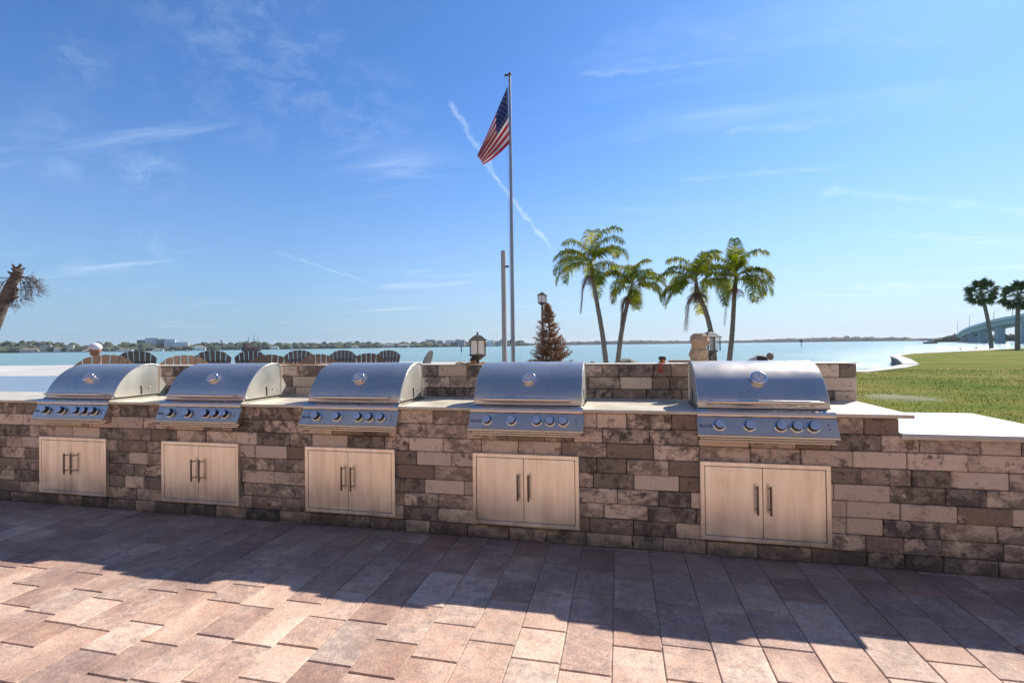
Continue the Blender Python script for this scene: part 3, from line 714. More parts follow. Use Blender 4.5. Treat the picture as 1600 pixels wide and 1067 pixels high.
# ------------------------------------------------------------------ flagpole, flag, posts
MT['pole'] = pm('grey_pole_metal', (.24, .25, .27), (.30, .31, .33), 3, .4, .5)
MT['post'] = pm('grey_painted_post', (.34, .33, .32), (.29, .28, .27), 4, .6)
FD = 13.0
pt = P(796.3, 118, FD); GZ = .42
px0, py0 = pt.x, pt.y
fp = empty('flagpole', (px0, py0, GZ-.05), 'tall slim grey flagpole rising behind the grill wall', 'flagpole')
m_ = MB(); H_ = pt.z-(GZ-.05)
m_.tube([(0, 0, 0), (0, 0, H_*.5), (0, 0, H_)], [.055, .046, .032], 14); m_.build('pole', 'pole', fp)
m_ = MB(); m_.lathe([(.045, H_), (.05, H_+.03), (.03, H_+.06), (.01, H_+.07)], 12); m_.box(-.10, .0, -.012, .012, H_-.01, H_+.035, .004); m_.ball((-.11, 0, H_+.012), .035, 10, 8); m_.build('pulley_head', 'bronze', fp)
m_ = MB(); m_.tube([(-.10, 0, H_), (-.075, -.02, H_-1.2), (-.065, -.02, H_*.5), (-.06, -.02, 1.3)], .004, 5); m_.build('halyard', 'post', fp)
m_ = MB(); m_.box(-.07, -.04, -.015, .015, 1.2, 1.32, .004); m_.build('cleat', 'bronze', fp)
# flag: a draped cloth, colour by face
MT['flag_red'] = pm('flag_red', (.62, .04, .07), (.52, .03, .06), 3, .8)
MT['flag_white'] = pm('flag_white', (.80, .77, .76), (.74, .71, .71), 3, .8)
MT['flag_blue'] = pm('flag_blue', (.05, .075, .24), (.04, .06, .19), 3, .8)
for q in ('flag_red', 'flag_white', 'flag_blue'):
    bb = MT[q].node_tree; pb = bb.nodes['Principled BSDF']; tl = bb.nodes.new('ShaderNodeBsdfTranslucent'); mx = bb.nodes.new('ShaderNodeMixShader'); mx.inputs[0].default_value = .5
    L(bb, pb.inputs['Base Color'].links[0].from_socket, tl.inputs[0]); out = [n for n in bb.nodes if n.type == 'OUTPUT_MATERIAL'][0]
    L(bb, pb.outputs[0], mx.inputs[1]); L(bb, tl.outputs[0], mx.inputs[2]); L(bb, mx.outputs[0], out.inputs[0])
NU, NV = 150, 91
fl = MB()
def flag_pt(u, v):      # u along the fly, v from top to bottom of the hoist
    top = Vector((793.2-48*u, 135+105*u**.96)); bot = Vector((795.6-41*u, 225+33*u+3*math.sin(u*3.1)))
    q = top.lerp(bot, v)
    # slack along the upper diagonal, folds parallel to the fly
    q.x += 2.0*math.sin(v*9+u*2.2)*u*(1-v)
    d = FD+.02+(.16*math.sin(v*11+u*3.0)+.10*math.sin(v*23+1+u*2))*min(1, u*2.2+.05)-.35*u*(1-u*.3)
    return P(q.x, q.y, d)
base = P(793.5, 135, FD)
for j in range(NV+1):
    for i in range(NU+1):
        fl.v.append(tuple(flag_pt(i/NU, j/NV)-base))
for j in range(NV):
    for i in range(NU):
        fl.f.append((j*(NU+1)+i, j*(NU+1)+i+1, (j+1)*(NU+1)+i+1, (j+1)*(NU+1)+i)); fl.col.append(0); fl.sm.append(True)
        stripe = j*13//NV; u, v = (i+.5)/NU, (j+.5)/NV; mi = 0 if stripe % 2 == 0 else 1
        if stripe < 7 and u < .40:
            mi = 2; uu, vv = u/.40, v/(7/13)
            r_ = round(vv*10-.0) ; best = 9
            for row in range(1, 10):
                for colm in range(1, 12):
                    if (row+colm) % 2 == 0:
                        best = min(best, abs(uu-colm/12)*.76*1.41+abs(vv-row/10)*.9)
                        if best < .020: break
                if best < .020: break
            if best < .020: mi = 1
        fl.mi.append(mi)
fo = fl.build('flag', ['flag_red', 'flag_white', 'flag_blue'], None, base); tag(fo, 'flag with red and white stripes and starred blue canton drooping from the pole', 'flag')
md = fo.modifiers.new('thickness', 'SOLIDIFY'); md.thickness = .004

p = P(786.5, 392, 11); sq = empty('square_post', (p.x, p.y, .35), 'shorter square grey post with small camera beside the flagpole', 'post')
m_ = MB(); m_.box(-.048, .048, -.048, .048, 0, p.z-.35, .004); m_.build('post', 'post', sq)
m_ = MB(); zc2 = P(790, 417, 11).z-.35; m_.box(.049, .10, -.02, .02, zc2-.015, zc2+.025, .004); m_.ball((.105, -.01, zc2), .028, 10, 8); m_.build('fixture', 'bronze', sq)

p = P(847, 455, 14.5); lp = empty('lamp_post', (p.x, p.y, .2), 'tall lamp post with black lantern rising behind the brown conifer', 'lamp post')
lh = p.z-.2; s_ = .26
m_ = MB(); m_.tube([(0, 0, 0), (0, 0, .5), (0, 0, lh-s_*1.80)], [.06, .04, .035], 10); m_.build('pole', 'bronze', lp)
hd = empty('lamp_head', (0, 0, lh-s_*1.87), None, None); hd.parent = lp
for k in ('label', 'category'):
    if k in hd: del hd[k]
lantern_parts(hd, s_)

# ------------------------------------------------------------------ brown conifer
MT['dead_needle'] = pm('dead_needles', (.30, .155, .09), (.44, .28, .18), 6, .9, lo=.3, hi=.7)
MT['twig'] = pm('twig', (.16, .10, .07), (.10, .06, .045), 8, .9)
p = P(862, 560, 12.0); dz0 = .42
con = empty('brown_conifer', (p.x, p.y, dz0), 'small cone shaped conifer with dead rust brown needles', 'tree')
Ht = P(853, 472, 12).z-dz0; rs = random.Random(11)
tk = MB(); tk.tube([(0, 0, 0), (-.02, 0, Ht*.5), (-.10, 0, Ht)], [.05, .03, .006], 8); 
nd = MB()
for i in range(440):
    t = rs.random()**1.25; z = .10+t*(Ht-.15); R_ = (.60*(1-t)**.85+.05)*rs.uniform(.70, 1.22); a = rs.uniform(0, 6.28)
    if rs.random() < .18: R_ *= .6
    c_ = Vector((-.10*t, 0, z)); d = Vector((math.cos(a), math.sin(a), rs.uniform(.05, .55))).normalized()
    e_ = c_+d*R_; mid = c_.lerp(e_, .5)-Vector((0, 0, .03)); tk.tube([c_, mid, e_], [.007, .005, .002], 4, caps=False)
    nseg = max(4, int(R_*24))
    for k in range(nseg):
        f = .22+.78*(k+.5)/nseg; q = c_.lerp(mid, f*2) if f < .5 else mid.lerp(e_, f*2-1)
        for w in range(5):
            s = Vector((rs.uniform(-1, 1), rs.uniform(-1, 1), rs.uniform(-.5, .9))).normalized()
            dd = (d*rs.uniform(.2, 1.0)+s).normalized()*rs.uniform(.045, .095); pr = dd.cross(Vector((rs.random()-.5, rs.random()-.5, 1))).normalized()*.010
            nd.add([q-pr, q+pr, q+dd+pr*.3, q+dd-pr*.3], [(0, 1, 2, 3)])
tk.build('trunk', 'twig', con); nd.build('crown', 'dead_needle', con)

# ------------------------------------------------------------------ palms
MT['dead_trunk'] = pm('dead_palm_trunk', (.075, .055, .042), (.17, .14, .115), 3, .95, 0, .9, 14, (1, 1, 5), bd=.03)
MT['trunk'] = pm('palm_trunk', (.27, .23, .185), (.15, .125, .10), 7, .9, 0, .7, 22, (1, 1, 4))
def frond_mat():
    m, t, b_ = newmat('palm_frond'); b_.inputs['Roughness'].default_value = .7; b_.inputs['Specular IOR Level'].default_value = .12
    n = nz(t, coord(t), 1.6, 4, .6)
    c_ = ramp(t, n, [(.38, (.075, .115, .009)), (.50, (.17, .21, .014)), (.60, (.36, .33, .03))])
    L(t, c_, b_.inputs['Base Color']); tl = t.nodes.new('ShaderNodeBsdfTranslucent'); mx = t.nodes.new('ShaderNodeMixShader'); mx.inputs[0].default_value = .38
    hh = N(t, 'ShaderNodeHueSaturation', i_Value=1.25, i_Saturation=1.25); L(t, c_, hh.inputs['Color']); L(t, hh.outputs[0], tl.inputs[0])
    out = [n_ for n_ in t.nodes if n_.type == 'OUTPUT_MATERIAL'][0]
    L(t, b_.outputs[0], mx.inputs[1]); L(t, tl.outputs[0], mx.inputs[2]); L(t, mx.outputs[0], out.inputs[0]); return m
MT['frond'] = frond_mat()
MT['dead_frond'] = pm('dead_frond', (.24, .13, .09), (.13, .075, .06), 4, .9)
MT['boot'] = pm('old_leaf_base', (.12, .085, .065), (.065, .05, .042), 9, .95)
MT['stem'] = pm('frond_stem', (.22, .24, .05), (.30, .24, .08), 5, .6)
MT['shaft'] = pm('crownshaft', (.20, .17, .06), (.13, .09, .045), 5, .7)
def frond(bm, org, az, el, length, droop, rs, leaf=.42, mi=0, step=60, wid=.032, narrow=1., miS=1):
    h = Vector((math.cos(az), math.sin(az), 0)); pts = []; p = Vector(org); n = 14; ang = el
    for k in range(n+1):
        pts.append(p.copy()); p = p+(h*math.cos(ang)+Vector((0, 0, math.sin(ang))))*(length/n); ang -= droop/n*(0.40+1.5*k/n)
        ang = max(ang, -1.45)
    bm.tube(pts, [.014*(1-k/n)+.003 for k in range(n+1)], 5, mi=miS, caps=False)
    sd = h.cross(Vector((0, 0, 1)))
    for k in range(step):
        f = .13+.87*k/step; q = f*n; i = min(int(q), n-1); c_ = pts[i].lerp(pts[i+1], q-i); t = (pts[i+1]-pts[i]).normalized()
        upv = sd.cross(t).normalized(); upv = upv if upv.z > 0 or abs(t.z) > .95 else -upv
        ll = leaf*1.5*(max(0, math.sin(math.pi*min(1, .14+.84*f)))**.5)*rs.uniform(.75, 1.12)+.08
        for s in (-1, 1):
            fw = rs.uniform(.35, .85); d = (sd*s*narrow+t*fw+upv*rs.uniform(-.1, .35)*narrow).normalized()
            e1_ = c_+d*ll*.5; d2 = (d+Vector((0, 0, -rs.uniform(.9, 2.4)))).normalized(); e2_ = e1_+d2*ll*.5
            w = t*wid*rs.uniform(.7, 1.1)
            bm.add([c_-w*.5, c_+w*.5, e1_+w*.6, e1_-w*.6, e2_], [(0, 1, 2, 3), (3, 2, 4)], mi)
def palm(name, path, crown_r, n, seed, label, group, dead=1, el0=(82, 5), leaf=.42, custom=None, tw=.11):
    rs = random.Random(seed); pts = [Vector(q) for q in path]; o = pts[0]
    e = empty(name, o, label, 'palm tree', group); rel = [q-o for q in pts]
    # smooth trunk
    P_ = []
    for i in range(len(rel)-1):
        a = rel[max(i-1, 0)]; b_ = rel[i]; c_ = rel[i+1]; d = rel[min(i+2, len(rel)-1)]
        for k in range(6):
            t = k/6; P_.append(.5*((2*b_)+(c_-a)*t+(2*a-5*b_+4*c_-d)*t*t+(3*b_-a-3*c_+d)*t**3))
    P_.append(rel[-1]); m = len(P_)
    tk = MB(); rad = []
    for k in range(m): rad.append(tw*(1.15-.45*k/m)*(1+.04*(k % 2)))
    rad[0] *= 1.25; tk.tube(P_, rad, 12); tk.build('trunk', 'trunk', e)
    top = P_[-1]; ax = (P_[-1]-P_[-4]).normalized()
    sh = MB(); sh.tube([top-ax*.55, top-ax*.35, top, top+ax*.35], [rad[-1]*1.25, rad[-1]*1.4, .085, .03], 10); sh.build('crownshaft', 'shaft', e)
    cr = MB()
    if custom:
        for (az, el, ln, dr) in custom: frond(cr, top+ax*.18, R(az), R(el), ln, dr, rs, leaf)
    for k in range(n):
        t = k/max(1, n-1); az = k*2.39996+rs.uniform(-.3, .3); el = R(el0[0]+(el0[1]-el0[0])*t+rs.uniform(-8, 8))
        frond(cr, top+ax*(.3-.3*t), az, el, crown_r*rs.uniform(.9, 1.15), 1.75+.6*t+rs.uniform(-.2, .3), rs, leaf)
    cr.build('crown', ['frond', 'stem'], e)
    if dead:
        dm = MB()
        for k in range(dead*2+3):
            az = rs.uniform(0, 6.28); org = top-ax*.3
            frond(dm, org, az, R(-20), crown_r*rs.uniform(.25, .42), 1.5, rs, .20, 0, 24, .010, .9, 0)
        for k in range(dead):
            az = rs.choice((R(170), R(200), R(150)))+rs.uniform(-.2, .2)
            frond(dm, top-ax*.25, az, R(-45), crown_r*.95, 2.2, rs, .30, 0, 40, .016, .22, 0)
        dm.build('dead_fronds', 'dead_frond', e)
    return e
GP = 'coconut-like palms behind the right grills'
PD = 22
def path(pxs, d=PD, zg=.15):
    out = [P(x_, y_, d) for x_, y_ in pxs]; b_ = out[0].copy(); k = (out[0].z-zg); dirx = (out[0].x-out[1].x)/(out[0].z-out[1].z)
    return [Vector((b_.x-dirx*k, b_.y, zg))]+out
palm('palm_tree', path([(946, 560), (941, 520), (934, 480), (927, 440), (924, 418)]), 2.05, 12, 21, 'tallest green palm, leftmost of the clump, leaning left with a limp dead frond', GP, dead=3, custom=[(20, 78, 2.3, 2.2), (165, 30, 2.2, 2.0), (185, 5, 2.1, 1.7), (10, 55, 2.2, 2.4), (150, 55, 2.1, 2.2)])
palm('palm_tree', path([(966, 560), (971, 520), (979, 480), (986, 452)], 22.5), 1.6, 12, 35, 'short green palm, second in the clump, with a red brown skirt leaning right', GP, dead=4, leaf=.36, custom=[(0, 35, 1.9, 2.1), (180, 60, 1.9, 2.2), (5, 10, 1.6, 1.7)])
palm('palm_tree', path([(1116, 560), (1112, 525), (1103, 488), (1090, 458), (1088, 446)], 21), 1.9, 12, 43, 'green palm, third in the clump, whose curved trunk rises just right of the stone figure', GP, dead=3, custom=[(178, 40, 2.1, 2.1), (170, 5, 1.9, 1.6), (182, -15, 1.8, 1.2), (60, 60, 2.0, 2.0)])
palm('palm_tree', path([(1140, 560), (1144, 520), (1147, 470), (1149, 440)], 21.6), 1.9, 11, 57, 'rightmost green palm of the clump, upright with one frond pointing straight up', GP, dead=1, custom=[(80, 84, 1.9, .35), (-5, 35, 1.95, 2.3), (0, 10, 2.0, 1.9), (5, -10, 1.6, 1.5), (175, 30, 1.7, 2.0)])

# fan palms by the bridge
MT['fan'] = pm('fan_palm_leaf', (.045, .085, .022), (.12, .155, .045), 1.2, .9)
MT['fan'].node_tree.nodes['Principled BSDF'].inputs['Specular IOR Level'].default_value = .05
def fan_palm(px_base, py_base, px_top, py_top, d, seed, label, rad):
    rs = random.Random(seed); a = P(px_base, py_base, d); t = P(px_top, py_top, d)
    e = empty('fan_palm', (a.x, a.y, -.05), label, 'palm tree', 'fan palms by the bridge'); rel = t-Vector((a.x, a.y, -.05))
    tk = MB(); m = 12; pts = [rel*(k/m)+Vector((.25*math.sin(k/m*3.1)*(1 if seed % 2 else -.4), 0, 0)) for k in range(m+1)]
    tk.tube(pts, [.28*(1.1-.25*k/m)*(1+.06*(k % 2)) for k in range(m+1)], 10); tk.build('trunk', 'trunk', e)
    cr = MB(); bt = MB()
    for k in range(64):
        az = k*2.39996; el = R(84-2.25*k+rs.uniform(-8, 8)); ln = rad*rs.uniform(.45, .62)
        dv = Vector((math.cos(az)*math.cos(el), math.sin(az)*math.cos(el), math.sin(el))); c_ = rel+dv*ln; cr.tube([rel, c_], [.03, .015], 4, caps=False)
        sd = dv.cross(Vector((0, 0, 1))).normalized(); sd = Matrix.Rotation(rs.uniform(-1.2, 1.2), 3, dv) @ sd; upv = sd.cross(dv)
        for j in range(17):
            th = R(-115+j*14.4); fl_ = rad*.38*rs.uniform(.8, 1.1)*(1-.25*abs(j-8)/8)
            q = (dv*math.cos(th)+sd*math.sin(th)+upv*rs.uniform(-.12, .12)).normalized(); e1_ = c_+q*fl_*.6; e2_ = e1_+(q+Vector((0, 0, -.7))).normalized()*fl_*.4
            w = q.cross(upv).normalized()*.085; cr.add([c_-w*.2, c_+w*.2, e1_+w, e1_-w, e2_], [(0, 1, 2, 3), (3, 2, 4)])
    for k in range(26):
        az = rs.uniform(0, 6.28); z_ = rs.uniform(.80, .97); q = rel*z_; dv = Vector((math.cos(az), math.sin(az), .8)); bt.tube([q, q+dv*.28], [.06, .03], 4)
    cr.build('crown', 'fan', e); bt.build('leaf_bases', 'boot', e)
fan_palm(1549, 545, 1533, 458, 84, 3, 'left fan palm on the lawn edge, thin trunk tilting left before the bridge', 3.0)
fan_palm(1590, 543, 1592, 464, 72, 4, 'right fan palm at the picture edge with a thicker brown shaggy trunk', 2.9)

# dead palm at far left
dp = P(-28, 560, 8.5); e = empty('dead_palm', (P(-60, 590, 8.5).x-.2, dp.y, .42), 'bare topped dead palm leaning right at the left picture edge', 'palm tree')
o_ = e.location; tp = P(30, 422, 8.5); tk = MB(); p0 = Vector((0, 0, -.1)); pts = [p0, P(-30, 560, 8.5)-o_, P(-4, 495, 8.5)-o_, P(15, 450, 8.5)-o_, tp-o_]
tk.tube(pts, [.12, .105, .092, .078, .066], 14); 
rs = random.Random(2); rel = tp-o_
tk.build('trunk', 'dead_trunk', e)
bt = MB()
for k in range(70):
    az = rs.uniform(0, 6.28); q = rel+Vector((-.05, 0, -rs.uniform(-.04, .55))); q = q+Vector((-.25*(rel.z-q.z), 0, 0)); dv = Vector((math.cos(az)*.5, math.sin(az)*.5, rs.uniform(.3, 1))).normalized(); bt.tube([q, q+dv*rs.uniform(.08, .14)], [.030, .014], 5)
bt.build('leaf_bases', 'boot', e)
MT['wisp'] = pm('dead_wisps', (.09, .065, .06), (.15, .10, .085), 4, .9)
ws = MB()
for (az, el, ln) in ((0, 5, .40), (-10, -30, .40), (15, -5, .42), (-20, -50, .42), (5, -15, .36), (180, 5, .55), (170, -30, .5), (190, -60, .5)):
    a = R(az); org = rel+Vector((0, 0, -.12)); h = Vector((math.cos(a), math.sin(a), 0)); p_ = org; ang = R(el)
    for k in range(9):
        nx_ = p_+(h*math.cos(ang)+Vector((0, 0, math.sin(ang))))*ln/8; ws.tube([p_, nx_], [.010-.0008*k, .009-.0008*k], 4, caps=False); p_ = nx_; ang -= .14
        if k > 1:
            for w in range(5):
                d = Vector((h.x+rs.uniform(-.8, .8), rs.uniform(-.8, .8), rs.uniform(-1.1, .5))).normalized(); q1 = p_+d*rs.uniform(.05, .14); ws.tube([p_, q1], [.0035, .0025], 3, caps=False)
                for z_ in range(3):
                    d2 = (d+Vector((rs.uniform(-.7, .7), rs.uniform(-.7, .7), rs.uniform(-.8, .4)))).normalized(); ws.tube([q1, q1+d2*rs.uniform(.04, .09)], [.0025, .0015], 3, caps=False)
ws.build('dead_stalks', 'wisp', e)

# ------------------------------------------------------------------ slatted fan back chairs
MT['brown_slat'] = pm('brown_plastic_wood', (.20, .115, .065), (.27, .16, .09), 7, .6, stretch=(6, 6, 1))
MT['grey_slat'] = pm('charcoal_plastic_wood', (.055, .05, .055), (.085, .078, .08), 7, .6, stretch=(6, 6, 1))
def make_chair(mat, name, group):
    e = empty(name, (0, 0, 0), 'x', 'chair', group)      # sitter looks along local -y
    Bk = MB(); n = 7; tilt = R(20)
    mt = Matrix.Translation((0, .20, .30)) @ Matrix.Rotation(-tilt, 4, 'X')
    for k in range(n):
        t = (k-(n-1)/2)/((n-1)/2); xb = t*.215; xt = t*.300; top = .62+.17*math.sqrt(max(0, 1-(t*.95)**2)); w0, w1 = .033, .0455
        topi = .62+.17*math.sqrt(max(0, 1-(max(-1, min(1, (t-.13)*.95)))**2)); topo = .62+.17*math.sqrt(max(0, 1-(max(-1, min(1, (t+.13)*.95)))**2))
        vs = [(xb-w0, -.009, 0), (xb+w0, -.009, 0), (xt+w1, -.009, topo), (xt, -.009, top+.004), (xt-w1, -.009, topi)]; vs += [(x_, .009, z_) for x_, _, z_ in vs]
        Bk.add(vs, [(0, 1, 2, 3, 4), (9, 8, 7, 6, 5)]+[(i, i+5, (i+1) % 5+5, (i+1) % 5) for i in range(5)], mat=mt)
    Bk.build('backrest', mat, e)
    for za, zb, hw in ((.50, .55, .27), (.10, .17, .24)):
        r_ = MB(); r_.box(-hw, hw, .010, .030, za, zb, .003, mat=mt); r_.build('back_rail', mat, e)
    s = MB()
    for k in range(6): y = -.30+k*.085; s.box(-.25, .25, y, y+.075, .375-.018*k*1.0, .395-.018*k*1.0, .004)
    s.build('seat', mat, e)
    for sx in (-1, 1):
        a = MB(); a.box(sx*.34-.065, sx*.34+.065, -.38, .34, .56, .58, .006); a.build('armrest', mat, e)
        a = MB(); a.box(sx*.30-.014, sx*.30+.014, -.33, -.23, 0, .56, .004); a.build('leg', mat, e)
        a = MB(); a.prism([(-.33, .30), (-.33, .40), (.1, .31), (.62, .05), (.62, 0), (.52, 0)], sx*.268-.012, sx*.268+.012); a.build('leg', mat, e)
    return e
GN = 'brown fan back chairs facing the bay'; GF = 'charcoal fan back chairs around the fire pits'
cb0 = make_chair('brown_slat', 'fan_back_chair', GN); cf0 = make_chair('grey_slat', 'fan_back_chair', GF)
near = [(165, 552, 6.9, -6, 'brown fan back chair in front of the man in the white cap'), (288, 553, 7.7, 5, 'brown fan back chair showing between the two leftmost grills'),
        (420, 552, 8.6, -4, 'brown fan back chair above the right end of the second grill, nearest the ship'), (497, 551.6, 9.4, 4, 'brown fan back chair above the left end of the middle grill'), (576, 550.3, 10.0, -3, 'brown fan back chair above the right half of the middle grill')]
far_ = [(213, 548, 10.2, 172, 'charcoal fan back chair just right of the man in the cap'), (332, 547.5, 10.2, 176, 'charcoal fan back chair below the low wooded shore right of the white hotel'), (392, 548, 11.6, 180, 'charcoal fan back chair standing under the two masted ship'),
        (468, 547, 11.8, 184, 'charcoal fan back chair between the ship and the middle grill'), (536, 547, 12.6, 190, 'charcoal fan back chair above the thermometer of the middle grill'), (607, 547, 14.0, 187, 'charcoal fan back chair at the right end of the row, above the middle grill'),
        (672, 547.5, 9.2, 258, 'charcoal chair turned side on, standing alone left of the lantern')]
def put_chairs(lst, proto):
    for i, (px, py, d, rz, lab) in enumerate(lst):
        o = proto if i == 0 else copy_tree(proto)
        q = P(px, py, d); az_ = math.atan2(-(q.x-CAM.x), q.y-CAM.y); a = R(rz)+az_
        o.location = (q.x, q.y, q.z-1.045-(.022 if proto is cb0 else 0)); o.rotation_euler = (0, 0, a); o['label'] = lab
        o.location.x += math.sin(a)*.45; o.location.y -= math.cos(a)*.45
put_chairs(near, cb0); put_chairs(far_, cf0)

# ------------------------------------------------------------------ people
MT['skin'] = pm('skin', (.30, .15, .10), (.23, .11, .07), 12, .55)
MT['cap'] = pm('white_cap', (.74, .73, .76), (.66, .65, .68), 10, .8)
MT['hair'] = pm('grey_blond_hair', (.42, .35, .25), (.30, .25, .19), 30, .7)
MT['shirt'] = pm('pale_shirt', (.62, .58, .52), (.5, .46, .42), 8, .8)
MT['dark_cloth'] = pm('dark_cloth', (.03, .03, .045), (.05, .05, .06), 8, .8)
MT['shorts'] = pm('grey_shorts', (.16, .17, .2), (.2, .2, .22), 8, .85)
def skinned(name, joints, edges_, mats, parent, root=0, lv=2):
    me = bpy.data.meshes.new(name); me.from_pydata([j[0] for j in joints], edges_, []); o = bpy.data.objects.new(name, me); C.objects.link(o)
    if parent: o.parent = parent
    sk = o.modifiers.new('skin', 'SKIN'); me.skin_vertices or None
    for i, j in enumerate(joints):
        r_ = j[1]; me.skin_vertices[0].data[i].radius = r_ if isinstance(r_, tuple) else (r_, r_); me.skin_vertices[0].data[i].use_root = (i == root)
    sk.use_smooth_shade = True
    ss = o.modifiers.new('sub', 'SUBSURF'); ss.levels = lv; ss.render_levels = lv
    bpy.context.view_layer.update(); dg = bpy.context.evaluated_depsgraph_get()
    nm = bpy.data.meshes.new_from_object(o.evaluated_get(dg)); nm.name = name; o.modifiers.clear(); o.data = nm
    nm.materials.clear()
    for m in mats: nm.materials.append(MT[m])
    for pl_ in nm.polygons: pl_.use_smooth = True
    return o
def head_mesh(c, face, s=1.0):        # a head looking along 'face' (unit vector); eyes, nose, mouth and ears are shaped in
    m = MB(); z = Vector((0, 0, 1)); f = Vector(face).normalized(); sd = z.cross(f).normalized(); upv = f.cross(sd)
    mt = Matrix((f, sd, upv)).transposed().to_4x4(); mt.translation = Vector(c); mt = mt @ Matrix.Scale(.88, 4)
    ring = 18; seg = 22; vs = []; fs = []
    for i in range(ring+1):
        ph = -math.pi/2+math.pi*i/ring
        for k in range(seg):
            a = 2*math.pi*k/seg; x = math.cos(ph)*math.cos(a); y = math.cos(ph)*math.sin(a); zz = math.sin(ph)
            w = .070*(1-.18*max(0, -zz)); X = x*.095+(.010 if x > 0 else -.008); Y = y*w; Z = zz*.118
            if x > .55 and abs(y) < .30:
                if -.34 < zz < .10: X += .034*(1-abs(y)/.30)*(1-abs((zz+.18)/.28)*.8)
                if -.60 < zz < -.42: X += .006
            if zz < -.55 and x > 0: X += .012
            if x > .5 and .22 < abs(y) < .6 and -.02 < zz < .22: X -= .008
            if abs(y) > .93 and abs(zz) < .28: Y *= 1.20; X *= .8
            vs.append((X*s, Y*s, Z*s))
    for i in range(ring):
        for k in range(seg): fs.append((i*seg+k, i*seg+(k+1) % seg, (i+1)*seg+(k+1) % seg, (i+1)*seg+k))
    m.add(vs, fs, 0, sm=True, mat=mt); return m, mt
def finger_edges(j, e, wrist, d, side, upv):
    for k in range(4):
        ln = (.034, .040, .038, .030)[k]; b0 = len(j); q = Vector(wrist)+d*.075+side*(.028-.019*k); j.append((tuple(q), .009)); e.append((wrist_i[0], b0))
        q2 = q+d*ln-upv*.006; j.append((tuple(q2), .0085)); e.append((b0, b0+1)); q3 = q2+d*ln*.8-upv*.016; j.append((tuple(q3), .0075)); e.append((b0+1, b0+2))
    b0 = len(j); q = Vector(wrist)+side*.034+d*.02; j.append((tuple(q), .010)); e.append((wrist_i[0], b0)); q2 = q+(d+side*.7).normalized()*.035; j.append((tuple(q2), .009)); e.append((b0, b0+1))
wrist_i = [0]
# the man in the cap: seated, turned to the left
pm_ = P(146, 547, 7.75); man = empty('person', (pm_.x, pm_.y+.05, .42), 'man in a white baseball cap seated behind a brown chair, face turned left', 'person')
hz = pm_.z-.42; fdir = (rt*-1).normalized(); fdir.z = 0; fdir.normalize(); fdir = (Matrix.Rotation(R(-8), 3, 'Z') @ fdir)
side = Vector((0, 0, 1)).cross(fdir)
def at_(f, s, z): return tuple(fdir*f+side*s+Vector((0, 0, z)))
hp = hz-.80
j = [(at_(-.10, 0, hp), (.15, .12)), (at_(-.10, 0, hp+.2), (.14, .11)), (at_(-.05, 0, hp+.42), (.155, .11)), (at_(-.02, 0, hz-.20), .060), (at_(.0, 0, hz-.10), .055)]
ed = [(0, 1), (1, 2), (2, 3), (3, 4)]
for s in (-1, 1):
    b0 = len(j); j += [(at_(-.04, s*.19, hp+.46), .060), (at_(.02, s*.24, hp+.20), .045), (at_(.26, s*.20, hp+.12), .032)]; ed += [(2, b0), (b0, b0+1), (b0+1, b0+2)]; wi = b0+2
    wrist_i[0] = wi; finger_edges(j, ed, at_(.26, s*.20, hp+.12), fdir, side*(-s), Vector((0, 0, 1)))
    b0 = len(j); j += [(at_(-.04, s*.09, hp-.02), .095), (at_(.42, s*.13, hp+.03), .065), (at_(.46, s*.13, .10), .042), (at_(.60, s*.13, .04), .036)]; ed += [(0, b0), (b0, b0+1), (b0+1, b0+2), (b0+2, b0+3)]
body = skinned('body', j, ed, ['skin', 'shirt', 'shorts'], man)
for f_ in body.data.polygons:
    c_ = f_.center
    if c_.z < hp+.06 and c_.z > .28: f_.material_index = 2
    elif hp+.06 <= c_.z < hz-.215 and (abs(Vector(c_).dot(side)) < .27) and Vector(c_).dot(fdir) < .10: f_.material_index = 1
m_, mt = head_mesh(at_(.03, 0, hz), fdir); m_.build('head', 'skin', man)
cpm = MB(); cpm.ball((-.006, 0, .050), .112, 18, 12, sc=(1.0, .78, .74), mat=mt)
cpm.add([(.085, -.07, .045), (.10, -.04, .05), (.105, 0, .052), (.10, .04, .05), (.085, .07, .045), (.20, -.07, -.004), (.245, -.04, -.014), (.26, 0, -.016), (.245, .04, -.014), (.20, .07, -.004),
         (.085, -.07, .038), (.10, -.04, .042), (.105, 0, .044), (.10, .04, .042), (.085, .07, .038)], [(0, 5, 6, 1), (1, 6, 7, 2), (2, 7, 8, 3), (3, 8, 9, 4), (10, 11, 6, 5), (11, 12, 7, 6), (12, 13, 8, 7), (13, 14, 9, 8)], mat=mt)
cpm.build('cap', 'cap', man)
for s in (-1, 1): eye = MB(); eye.ball((.082, s*.030, .012), .010, 8, 6, mat=mt); eye.build('eye', 'dark_cloth', man)
